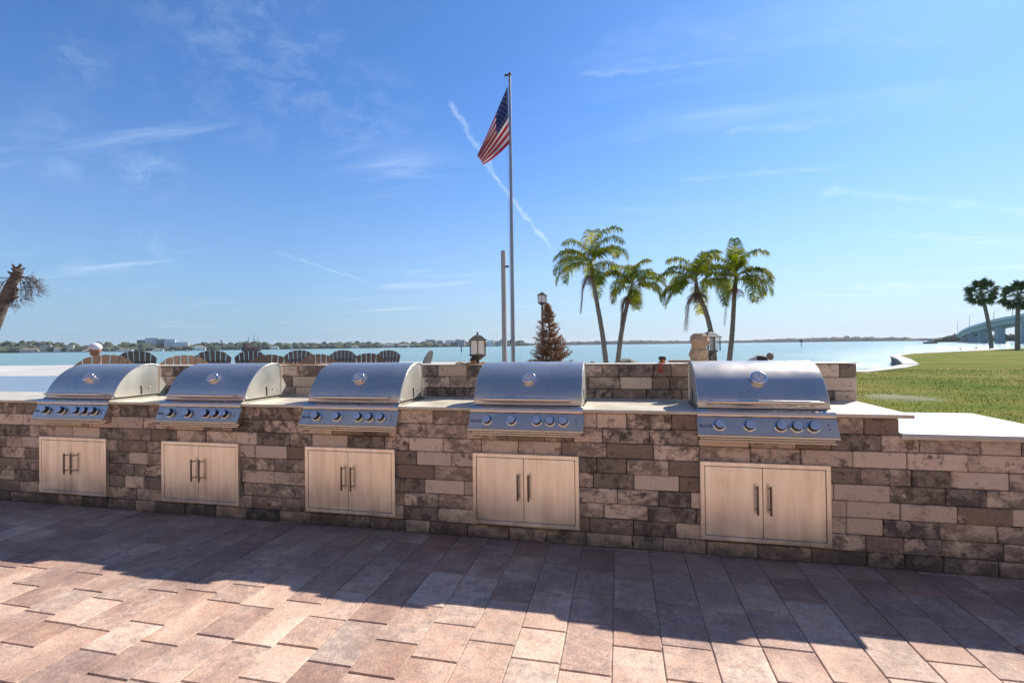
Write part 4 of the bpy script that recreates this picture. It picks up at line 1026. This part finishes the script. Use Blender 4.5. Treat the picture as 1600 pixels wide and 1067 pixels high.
# the bending person at right
pr = P(1203, 557, 14); hz2 = pr.z
wo_ = empty('person', (pr.x-.30, pr.y, sand_z(pr.x, pr.y)), 'grey blond haired person bending forward beyond the rightmost grill', 'person')
gz = wo_.location.z; f2 = rt.copy(); f2.z = 0; f2.normalize(); s2_ = Vector((0, 0, 1)).cross(f2)
def a2(f, s, z): return tuple(f2*f+s2_*s+Vector((0, 0, z)))
hh = hz2-gz
j = [(a2(-.26, 0, hh-.12), (.15, .14)), (a2(-.10, 0, hh-.06), (.13, .12)), (a2(.12, 0, hh-.03), (.14, .11)), (a2(.22, 0, hh-.02), .055), (a2(.27, 0, hh), .052)]; ed = [(0, 1), (1, 2), (2, 3), (3, 4)]
for s in (-1, 1):
    b0 = len(j); j += [(a2(.13, s*.17, hh-.06), .055), (a2(.20, s*.19, hh-.34), .042), (a2(.28, s*.16, hh-.58), .030)]; ed += [(2, b0), (b0, b0+1), (b0+1, b0+2)]
    wrist_i[0] = b0+2; finger_edges(j, ed, a2(.28, s*.16, hh-.58), Vector((0, 0, -1)), f2, s2_*s)
    b0 = len(j); j += [(a2(-.26, s*.09, hh-.20), .09), (a2(-.16, s*.10, (hh-.2)*.52), .062), (a2(-.22, s*.10, .08), .042), (a2(-.08, s*.10, .04), .035)]; ed += [(0, b0), (b0, b0+1), (b0+1, b0+2), (b0+2, b0+3)]
body = skinned('body', j, ed, ['skin', 'shirt', 'dark_cloth'], wo_)
for f_ in body.data.polygons:
    c_ = Vector(f_.center); q = c_.dot(f2)
    if c_.z > hh-.45 and q < .20 and abs(c_.dot(s2_)) < .24: f_.material_index = 1 if q < -.12 else 2
    elif c_.z <= hh-.45 and c_.z > .35 and q < .05: f_.material_index = 2
m_, mt = head_mesh(a2(.34, 0, hh), (f2+Vector((0, 0, -.5))).normalized()); m_.build('head', 'skin', wo_)
hm_ = MB(); hm_.ball((-.022, 0, .022), .108, 16, 10, sc=(1.0, .82, 1.02), mat=mt); hm_.build('hair', 'hair', wo_)

# ------------------------------------------------------------------ far shores
MT['wood'] = pm('shore_trees', (.030, .045, .022), (.065, .080, .038), .12, .95)
MT['wood_dry'] = pm('shore_scrub', (.10, .075, .045), (.06, .07, .035), .15, .95)
MT['shore_land'] = pm('shore_land', (.14, .15, .09), (.32, .29, .23), .02, .95)
ico = bpy.data.meshes.new('i'); import bmesh
bm_ = bmesh.new(); bmesh.ops.create_icosphere(bm_, subdivisions=2, radius=1); IV = [v.co.copy() for v in bm_.verts]; IF = [tuple(v.index for v in f.verts) for f in bm_.faces]; bm_.free()
def clump(bm, c, rx, rz, rs, mi=0):
    o_ = Vector((rs.random()*50, rs.random()*50, 0)); vs = []
    for v in IV:
        k = 1+.55*noise.noise(v*1.9+o_)+.25*noise.noise(v*4.5+o_); vs.append((c[0]+v.x*rx*k, c[1]+v.y*rx*k, max(-.6, c[2]+v.z*rz*k)))
    bm.add(vs, IF, mi, sm=False)
SHORE = [(-40, 551, 900, 533.5), (60, 549.8, 950, 534), (160, 549, 900, 536), (260, 548, 1000, 537), (400, 547.2, 1100, 534.5), (520, 545.5, 1200, 534.5), (640, 543.8, 1350, 534.5), (740, 542.0, 1500, 531), (800, 541.3, 1700, 532)]
def shore_at(px):
    for a, b_ in zip(SHORE, SHORE[1:]):
        if px <= b_[0]: t = (px-a[0])/(b_[0]-a[0]); return [a[k]+(b_[k]-a[k])*t for k in range(4)]
    return list(SHORE[-1])
rs = random.Random(77)
bm1 = MB(); px = -900
while px < 820:
    _, wy, d, ty = shore_at(max(px, -40))
    top = P(px, ty, d).z; base_ = -.7
    for row in range(2):
        dd = d+row*35+rs.uniform(-8, 8); h = (top-base_)*rs.uniform(.55, 1.08)*(1 if row else .62); q = P(px+rs.uniform(-3, 3), 540, dd); r_ = rs.uniform(5, 9)*d/1000
        clump(bm1, (q.x, q.y, base_+h*.55), r_*1.3, h*.52, rs)
    px += 4.2
def strip(pts, wid, z, name, mat):
    m = MB(); n = len(pts)
    for i in range(n-1):
        a, b_ = pts[i], pts[i+1]; m.add([(a.x, a.y, z), (b_.x, b_.y, z), (b_.x+(b_.x)*.001*wid, b_.y+wid, z), (a.x+(a.x)*.001*wid, a.y+wid, z), (a.x, a.y, -1.5), (b_.x, b_.y, -1.5)], [(0, 1, 2, 3), (0, 4, 5, 1)])
    o = m.build(name, mat); tag(o, kind='structure'); return o
pts = [P(a[0], 545, a[2]-14) for a in [(-1000, 0, 890, 0), (-400, 0, 890, 0)]+SHORE]
strip(pts, 600, -.2, 'far_shore', 'shore_land')
tag(bm1.build('shore_wood', 'wood'), kind='stuff')
# the low far coast at right
bm2 = MB(); px = 700; ptsR = []
while px < 1500:
    d = 2600-(max(0, px-1150)/350)*900 if px < 1400 else 1950-(px-1400)*8
    ty = 1.0+2.4*max(0, .5+.5*math.sin(px*.021))+(1.8 if 1300 < px < 1420 else 0)
    q = P(px, 540, d); h = (3.0+ty*rs.uniform(.7, 1.3))*d/F; clump(bm2, (q.x, q.y, -.7+h*.42), 8*d/1000+4, h*.5, rs)
    if int(px) % 5 == 0: pass
    px += 3.4
for px in range(660, 1560, 60): 
    d = 2600-(max(0, px-1150)/350)*900 if px < 1400 else 1950-(px-1400)*8
    ptsR.append(P(px, 540, d-20))
strip(ptsR, 500, 0.1, 'far_coast', 'shore_land')
tag(bm2.build('coast_wood', 'wood'), kind='stuff')
bm3 = MB()
for px in range(1462, 1512, 3):
    d = 520; hpx = 4+ (px-1462)/50*12; q = P(px, 535, d+rs.uniform(-20, 20)); h = hpx*d/F*rs.uniform(.75, 1.1); clump(bm3, (q.x, q.y, -.5+h*.45), 4.5, h*.52, rs)
for px in range(1512, 1640, 3):
    d = 505-(px-1512)*.4; q = P(px, 535, d+rs.uniform(-6, 14)); h = 9.5*d/F*rs.uniform(.75, 1.25); clump(bm3, (q.x, q.y, -.5+h*.45), 4.0, h*.52, rs, 1)
tag(bm3.build('point_scrub', ['wood_dry', 'wood']), kind='stuff')
pp = [P(x_, 538, d_) for x_, d_ in ((1448, 560), (1470, 520), (1500, 495), (1540, 470), (1700, 440))]
strip(pp, 120, .4, 'point', 'shore_land')

# houses and hotel on the far shore
MT['white_wall'] = pm('white_render', (.80, .80, .79), (.72, .72, .71), .1, .8)
MT['tan_wall'] = pm('tan_render', (.50, .44, .34), (.42, .36, .28), .1, .8)
MT['grey_wall'] = pm('grey_render', (.26, .29, .33), (.22, .24, .28), .1, .8)
MT['roof_t'] = pm('tile_roof', (.30, .20, .15), (.22, .17, .14), .3, .9)
MT['roof_g'] = pm('grey_roof', (.28, .28, .29), (.22, .22, .23), .3, .9)
MT['win'] = pm('window_glass', (.20, .22, .24), (.26, .28, .30), .5, .6)
def building(name, px0, px1, pyb, pyt, d, wall, roof, floors, cols, label, cat, group, flat=True):
    a = P(px0, pyb, d); b_ = P(px1, pyb, d); a.z = b_.z = -.3; h = P((px0+px1)/2, pyt, d).z+.3
    w = (b_-a).length; e = empty(name, a, label, cat, group, rz=math.atan2(b_.y-a.y, b_.x-a.x)+(.5 if px0 < 320 else .35)*(name != 'apartment_block')); dep = max(8, w*.5)
    m = MB(); m.box(0, w, 0, dep, 0, h if flat else h*.72); m.build('wall', wall, e)
    m = MB()
    if flat: m.box(-.3, w+.3, -.3, dep+.3, h, h+.5)
    else:
        z0 = h*.72; m.add([(-.8, -.8, z0), (w+.8, -.8, z0), (w+.8, dep+.8, z0), (-.8, dep+.8, z0), (w*.25, dep*.5, h), (w*.75, dep*.5, h)], [(0, 1, 5, 4), (1, 2, 5), (2, 3, 4, 5), (3, 0, 4), (3, 2, 1, 0)])
    m.build('roof', roof, e)
    fh = (h if flat else h*.72)/floors
    for i in range(floors):
        for k in range(cols):
            x0 = w*(k+.28)/cols; x1 = w*(k+.72)/cols; m = MB(); m.box(x0, x1, -.12, .1, i*fh+fh*.36, i*fh+fh*.72); m.build('window', 'win', e)
    return e
HG = 'houses along the far left shore'
H = [(30, 52, 544, 'tan_wall', 'roof_t', 'tan house with tiled roof, leftmost on the far shore'), (62, 75, 539.5, 'tan_wall', 'roof_g', 'taller yellowish house above the beach of the far left shore'), (84, 92, 543, 'white_wall', 'roof_t', 'small white house between the yellowish one and the square tan one'),
     (104, 112, 539.5, 'tan_wall', 'roof_g', 'square tan house left of the man in the cap'), (182, 202, 545.5, 'white_wall', 'roof_t', 'white waterside house right of the capped head'), (238, 252, 545, 'white_wall', 'roof_t', 'low white house on the water below the hotel'),
     (300, 318, 540.5, 'white_wall', 'roof_g', 'white house just right of the hotel'), (422, 434, 541, 'white_wall', 'roof_g', 'pale house on the shore right of the ship'), (545, 560, 540, 'white_wall', 'roof_t', 'white house among trees above the middle grill'), (600, 616, 538, 'grey_wall', 'roof_g', 'grey house above the right end of the chair row'), (622, 640, 537.5, 'white_wall', 'roof_g', 'white house right of the grey one, toward the apartment blocks')]
for (x0, x1, t, w_, r_, lab) in H:
    s_ = shore_at((x0+x1)/2); building('shore_house', x0, x1, s_[1], t, s_[2]-22, w_, r_, 1 if s_[1]-t < 6 else 2, 3, lab, 'house', HG, flat=(r_ == 'roof_g' and w_ == 'tan_wall'))
hb_ = [(214, 226, 531.5, 'grey_wall', 5, 4, 'grey left wing of the big hotel across the bay'), (227, 244, 528.5, 'white_wall', 6, 5, 'tallest white block of the big hotel across the bay'), (244.5, 256, 530, 'grey_wall', 5, 4, 'grey middle block of the big hotel across the bay'),
       (256.5, 271, 530.5, 'white_wall', 5, 5, 'white middle block of the big hotel across the bay'), (271.5, 291, 535, 'white_wall', 3, 6, 'low white right wing of the big hotel across the bay')]
for (x0, x1, t, w_, fl_, cl_, lab) in hb_: building('hotel_block', x0, x1, 545, t, 1015, w_, 'roof_g', fl_, cl_, lab, 'hotel', 'blocks of the white hotel across the bay')
AP = [(665, 680, 531, 'grey_wall', 'wide grey apartment block, first left of the lantern'), (684, 692, 532.5, 'grey_wall', 'small grey apartment block, second left of the lantern'), (696, 710, 532, 'white_wall', 'pale apartment block, third across the bay left of the lantern'), (712, 726, 531, 'grey_wall', 'grey apartment block touching the lantern on its left'),
      (761, 772, 532, 'white_wall', 'pale apartment block just right of the lantern'), (775, 783, 533, 'grey_wall', 'grey apartment block just left of the square post')]
for (x0, x1, t, w_, lab) in AP: building('apartment_block', x0, x1, 542, t, 1440, w_, 'roof_g', 4, 4, lab, 'apartment block', 'apartment blocks across the bay')
# pale beach on the far left shore
q = [P(45, 549.5, 860), P(210, 548.5, 850), P(210, 548, 890), P(45, 548, 890)]; m = MB(); m.slab([(k.x, k.y) for k in q], -1.2, .8); tag(m.build('far_beach', 'sand'), kind='structure')

# masts and towers on the shore
MT['far_metal'] = pm('far_metal', (.20, .22, .25), (.16, .18, .2), .5, .6)
for px, ty, d, wd, lab in ((97, 522, 1000, .45, 'thin radio mast above the trees of the far left shore'), ):
    a = P(px, 545, d); t = P(px, ty, d).z; m = MB(); m.tube([(0, 0, 0), (0, 0, t)], [wd, wd*.5], 6); m.tube([(-1.5, 0, t*.7), (1.5, 0, t*.7)], .3, 5); o = m.build('radio_mast', 'far_metal', None, (a.x, a.y, 0)); tag(o, lab, 'mast')
a = P(346, 545, 1100); t = P(346, 531.5, 1100).z; m = MB(); m.lathe([(.8, 0), (.6, t-4), (2.6, t-2.6), (3.2, t-1.2), (1.5, t)], 12); o = m.build('water_tower', 'far_metal', None, (a.x, a.y, 0)); tag(o, 'small water tower above the far trees between hotel and ship', 'tower')

# ------------------------------------------------------------------ boats
MT['ship_dark'] = pm('dark_ship_wood', (.035, .02, .024), (.07, .03, .035), .8, .7)
MT['ship_red'] = pm('ship_red_trim', (.12, .03, .035), (.06, .025, .03), .8, .7)
MT['boat_white'] = pm('boat_white', (.70, .70, .70), (.6, .6, .6), 1, .4)
MT['boat_dark'] = pm('boat_dark', (.06, .07, .09), (.1, .1, .12), 1, .5)
def hull(m, Ln, Bm, Hh, sheer=.25, mi=0):
    n = 10; vs = []
    for i in range(n+1):
        t = i/n; w = Bm/2*(1-abs(2*t-1)**3.2 if t > .5 else 1-.25*(1-2*t)**2); x = Ln*(t-.5); h = Hh*(1+sheer*(2*t-1)**2)
        vs += [(x, -w, h), (x*.94, -w*.55, 0), (x*.94, w*.55, 0), (x, w, h)]
    fs = []
    for i in range(n):
        for k in range(3): fs.append((4*i+k, 4*i+k+1, 4*(i+1)+k+1, 4*(i+1)+k))
        fs.append((4*i+3, 4*i, 4*(i+1), 4*(i+1)+3))
    fs += [(0, 3, 2, 1), (4*n, 4*n+1, 4*n+2, 4*n+3)]; m.add(vs, fs, mi)
a = P(394, 549, 420); sh = empty('sailing_ship', (a.x, a.y, -.75), 'dark two masted excursion ship with red trim moored beyond the chairs', 'ship', rz=R(70))
m = MB(); hull(m, 17, 5.0, 2.6, .5); m.build('hull', 'ship_dark', sh)
m = MB(); m.box(-7, -1, -1.9, 1.9, 2.6, 5.2, .1); m.box(-6.5, -3, -1.6, 1.6, 5.2, 7.0, .1); m.box(0, 5, -1.6, 1.6, 2.6, 4.4, .1); m.build('cabin', 'ship_red', sh)
for x_, h_ in ((-3, 13.0), (1.5, 14.5), (5, 12.5)):
    m = MB(); m.tube([(x_, 0, 1), (x_, 0, h_)], [.20, .10], 8); mo = m.build('mast', 'ship_dark', sh)
    y_ = MB()
    for zz, ww in ((h_*.55, 3.2), (h_*.75, 2.4), (h_*.92, 1.5)): y_.tube([(x_, -ww, zz), (x_, ww, zz)], .10, 6)
    y_.build('yard', 'ship_dark', mo)
    for s in (-1, 1):
        for k in range(3): y_ = MB(); y_.tube([(x_, 0, h_*.9), (x_-1+k, s*2.3, 2.8)], .035, 4)
        y_.build('rigging', 'ship_dark', mo)
for s in (-1, 1):
    m = MB(); m.box(-8, 6, s*2.3-.06, s*2.3+.06, 3.0, 3.3, 0); m.build('rail', 'ship_red', sh)
m = MB(); m.tube([(7.5, 0, 3.2), (11, 0, 4.6)], [.16, .08], 8); m.build('bowsprit', 'ship_dark', sh)

a = P(1454, 536.5, 300); mb_ = empty('motorboat', (a.x, a.y, -.8), 'low dark motorboat with a small cabin off the wooded point near the bridge', 'boat', rz=R(-14))
m = MB(); hull(m, 7.4, 2.2, 1.0, .2); m.build('hull', 'boat_dark', mb_)
m = MB(); m.prism([(-.8, .95), (.8, .95), (.7, 1.9), (-.7, 1.9)], -1.3, 1.0); m.build('cabin', 'boat_white', mb_)
m = MB(); m.box(-1.5, 1.1, -.85, .85, 1.92, 2.0, .02); m.build('roof', 'boat_dark', mb_)
for (px, py, d, ln, lab) in ((158, 550.3, 700, 7, 'small white boat by the far beach, near the capped head'), (206, 550.2, 620, 8, 'white boat below the hotel, left of its twin'), (270, 549.5, 600, 9, 'white boat on the bay between hotel and ship'), (292, 549.2, 620, 7, 'white speedboat on the bay, nearest to the ship')):
    a = P(px, py, d); e = empty('small_boat', (a.x, a.y, -.8), lab, 'boat', 'small white boats off the far left shore', rz=R(rs.uniform(-25, 25)))
    m = MB(); hull(m, ln, 2.2, 1.0, .2); m.build('hull', 'boat_white', e); m = MB(); m.box(-1.2, .8, -.7, .7, .95, 1.9, .1); m.build('cabin', 'boat_white', e)
a = P(455.5, 545.6, 700); e = empty('sailboat', (a.x, a.y, -.8), 'tiny white sailboat on the bay beyond the chairs', 'boat')
m = MB(); hull(m, 6.5, 2, 1.0, .2); m.build('hull', 'boat_white', e); m = MB(); m.add([(-.6, 0, 1.2), (2.2, 0, 1.2), (-.5, 0, 8), (-.6, .08, 1.2), (2.2, .08, 1.2), (-.5, .08, 8)], [(0, 1, 2), (5, 4, 3), (0, 3, 4, 1), (1, 4, 5, 2), (2, 5, 3, 0)]); m.build('sail', 'boat_white', e)
m = MB(); m.tube([(-.7, 0, 1), (-.7, 0, 8.6)], .1, 6); m.build('mast', 'boat_white', e)
for (px, pyb, pyt, d, lab) in ((721, 550, 541, 190, 'thin dark channel marker pile left of the lantern'), (1252, 539, 530.5, 260, 'dark channel marker with board at the horizon right of the palms')):
    a = P(px, pyb, d); t = P(px, pyt, d).z+1.5; e = empty('channel_marker', (a.x, a.y, -1.5), lab, 'marker'); m = MB(); m.tube([(0, 0, 0), (0, 0, t)], .22, 8); m.build('pile', 'boat_dark', e)
    if px > 1000: m = MB(); m.box(-.75, .75, -.35, -.25, t-1.4, t-.2, .02); m.build('board', 'boat_dark', e)

# ------------------------------------------------------------------ bridges
MT['bridge'] = pm('blue_bridge_concrete', (.42, .50, .54), (.36, .44, .48), .08, .8)
MT['bridge_light'] = pm('bridge_parapet', (.55, .60, .62), (.48, .54, .57), .1, .8)
br = [(1900, 415, 150), (1750, 452, 175), (1660, 475, 200), (1600, 490, 228), (1560, 497.5, 258), (1530, 506, 300), (1512, 512, 345), (1500, 518.5, 400), (1496, 524.5, 460)]
cs = [P(*q) for q in br]; bo_ = cs[4].copy(); bo_.z = 0
be = empty('bridge', bo_, 'pale blue concrete road bridge curving down behind the fan palms', 'bridge')
pts = []
for i in range(len(cs)-1):
    a = cs[max(i-1, 0)]; b_ = cs[i]; c_ = cs[i+1]; d = cs[min(i+2, len(cs)-1)]
    for k in range(5): t = k/5; pts.append(.5*((2*b_)+(c_-a)*t+(2*a-5*b_+4*c_-d)*t*t+(3*b_-a-3*c_+d)*t**3))
pts.append(cs[-1]); pts = [q-bo_ for q in pts]
dk = MB(); pa = MB(); gd = MB()
def sec(i):
    t = (pts[min(i+1, len(pts)-1)]-pts[max(i-1, 0)]); t.z = 0; t.normalize(); return t, Vector((-t.y, t.x, 0))
def sweep(m, prof):
    n = len(prof); vs = []
    for i, q in enumerate(pts):
        _, nn = sec(i)
        for (o_, z_) in prof: vs.append(q-nn*o_+Vector((0, 0, z_)))
    fs = [(i*n+k, (i+1)*n+k, (i+1)*n+(k+1) % n, i*n+(k+1) % n) for i in range(len(pts)-1) for k in range(n)]+[tuple(range(n)), tuple(range((len(pts)-1)*n, len(pts)*n))[::-1]]
    m.add(vs, fs)
SG = -1
sweep(dk, [(-.6, -1.0), (13, -1.0), (13, -1.6), (-.6, -1.6)]); sweep(pa, [(-.6, -.995), (-.6, 0), (-.3, 0), (-.3, -.995)]); sweep(pa, [(12.6, -.995), (12.6, 0), (12.9, 0), (12.9, -.995)])
sweep(gd, [(1.2, -1.605), (1.2, -3.4), (2.0, -3.4), (2.0, -1.605)]); sweep(gd, [(5.8, -1.605), (5.8, -3.4), (6.6, -3.4), (6.6, -1.605)]); sweep(gd, [(10.4, -1.605), (10.4, -3.4), (11.2, -3.4), (11.2, -1.605)])
dk.build('deck', 'bridge', be); pa.build('parapet', 'bridge_light', be); gd.build('girder', 'bridge', be)
for i in range(6, len(pts), 5):
    q = pts[i]; tt, nn = sec(i); rz = math.atan2(tt.y, tt.x); zt = q.z-3.41
    if zt < .5: continue
    m = MB()
    for off in (1.0, 8.2): m.box(-1.1, 1.1, -off-3.2, -off, -1.5, zt-.9, .05, mat=Matrix.Translation((q.x, q.y, 0)) @ Matrix.Rotation(rz, 4, 'Z'))
    m.box(-1.2, 1.2, -12.2, -.2, zt-.9, zt, .05, mat=Matrix.Translation((q.x, q.y, 0)) @ Matrix.Rotation(rz, 4, 'Z')); m.build('pier', 'bridge', be)
for px, pyt in ((1496.5, 503), (1515.5, 494), (1555.5, 487), (1580, 484)):
    i = min(range(len(pts)), key=lambda k: abs(800+F*((pts[k]+bo_-CAM).dot(rt))/((pts[k]+bo_-CAM).dot(fwd))-px)); q = pts[i]; h = P(px, pyt, (q+bo_-CAM).dot(fwd)).z-q.z
    m = MB(); m.tube([q+Vector((0, 0, -.1)), q+Vector((0, 0, h)), q+Vector((1.2, 0, h+.5)), q+Vector((2.6, 0, h+.6))], [.14, .1, .07, .06], 6); m.build('street_lamp', 'far_metal', be)
fb = empty('far_bridge', P(1225, 533, 2500), 'long low causeway bridge with a raised span on the horizon', 'bridge'); fb.location.z = 0
m = MB(); A, B_ = P(1172, 533, 2500)-fb.location, P(1300, 532, 2500)-fb.location
m2 = MB(); N_ = 30
def hgt(t): return 4.0+6.5*math.exp(-((t-.42)/.17)**2)
for i in range(N_):
    t0_, t1_ = i/N_, (i+1)/N_; a = A.lerp(B_, t0_); b_ = A.lerp(B_, t1_)
    m.add([(a.x, a.y, hgt(t0_)), (b_.x, b_.y, hgt(t1_)), (b_.x, b_.y, hgt(t1_)+1.4), (a.x, a.y, hgt(t0_)+1.4), (a.x, a.y+9, hgt(t0_)), (b_.x, b_.y+9, hgt(t1_)), (b_.x, b_.y+9, hgt(t1_)+1.4), (a.x, a.y+9, hgt(t0_)+1.4)], [(0, 1, 2, 3), (3, 2, 6, 7), (4, 7, 6, 5), (0, 4, 5, 1)])
    m2.box(a.x-.9, a.x+.9, a.y+2, a.y+7, -1, hgt(t0_)-.05)
a = A.lerp(B_, .42); m2.box(a.x-6, a.x-3, a.y+2, a.y+7, hgt(.42)+1.45, hgt(.42)+6); m2.box(a.x+3, a.x+6, a.y+2, a.y+7, hgt(.42)+1.45, hgt(.42)+6)
m.build('deck', 'bridge_light', fb); m2.build('pier', 'bridge', fb)

# birds on the grass edge, rocks on the beach
MT['bird'] = pm('bird_feathers', (.22, .20, .19), (.12, .11, .10), 20, .8)
for px, py, lab in ((1501, 547, 'left of two small birds standing at the lawn edge'), (1525, 546, 'right of two small birds, nearer the fan palm trunk')):
    q = G(px, py+2.4, 0); e = empty('bird', (q.x, q.y, 0), lab, 'bird', 'birds on the lawn edge', rz=rs.uniform(0, 6))
    bj = [((-.26, 0, .30), (.02, .012)), ((-.14, 0, .31), (.055, .045)), ((0, 0, .34), (.09, .08)), ((.12, 0, .40), (.06, .055)), ((.17, 0, .49), (.035, .035)), ((.21, 0, .53), (.042, .040)), ((.29, 0, .52), (.008, .008))]; be_ = [(i, i+1) for i in range(6)]
    for s in (-1, 1): b0 = len(bj); bj += [((.02, s*.035, .24), (.018, .018)), ((.0, s*.04, .12), (.010, .010)), ((.01, s*.04, .01), (.010, .010)), ((.07, s*.05, .008), (.008, .006))]; be_ += [(2, b0), (b0, b0+1), (b0+1, b0+2), (b0+2, b0+3)]
    skinned('body', bj, be_, ['bird'], e, root=2, lv=1)
MT['rock'] = pm('beach_rock', (.14, .12, .10), (.22, .19, .16), 3, .9)
ROCKS = [(925, 565.5, 24, .16, 'small dark rock behind the ledge left of the first palm trunk'), (982, 565, 24, .30, 'low dark rock between the two left palm trunks and the copper cap'), (994, 565.6, 24, .18, 'low flat rock right of the larger dark rock, near the copper cap')]
for px, py, d, r_, lab in ROCKS:
    q = P(px, py+3, d); m = MB(); clump(m, (0, 0, 0), r_*1.4, r_*.8, rs); o = m.build('rock', 'rock', None, (q.x, q.y, q.z)); tag(o, lab, 'rock', 'rocks behind the ledge')
q = P(1070, 563.5, 9); m = MB(); m.box(-.28, .28, -.15, .15, -.04, .012, .01); m.box(-.24, -.2, -.12, .12, -1.2, -.04); m.box(.2, .24, -.12, .12, -1.2, -.04); o = m.build('bench_top', 'brown_slat', None, q); tag(o, 'dark brown table edge showing over the ledge left of the stone figure', 'table'); o.name = 'table'
# pebbles and shells along the middle shoreline
m = MB()
for k in range(90):
    px = ru(676, 742); q = G(px, ru(563.5, 565.5), -.66); s_ = ru(.06, .16); clump(m, (q.x, q.y, q.z), s_, s_*.6, rs)
tag(m.build('shoreline_debris', 'rock'), kind='stuff')

# ------------------------------------------------------------------ the bay's air
m = MB(); m.box(-7100, 7100, -520, 8100, -3.0, 42.0)
hz_ = m.build('haze', 'stone'); hz_.data.materials.clear(); hm2 = bpy.data.materials.new('haze_air'); hm2.use_nodes = True; t = hm2.node_tree; t.nodes.clear()
pv = N(t, 'ShaderNodeVolumePrincipled'); pv.inputs['Color'].default_value = (.84, .89, .94, 1); pv.inputs['Density'].default_value = .00009; pv.inputs['Anisotropy'].default_value = .2
ou = N(t, 'ShaderNodeOutputMaterial'); L(t, pv.outputs[0], ou.inputs['Volume']); hz_.data.materials.append(hm2); tag(hz_, kind='stuff')
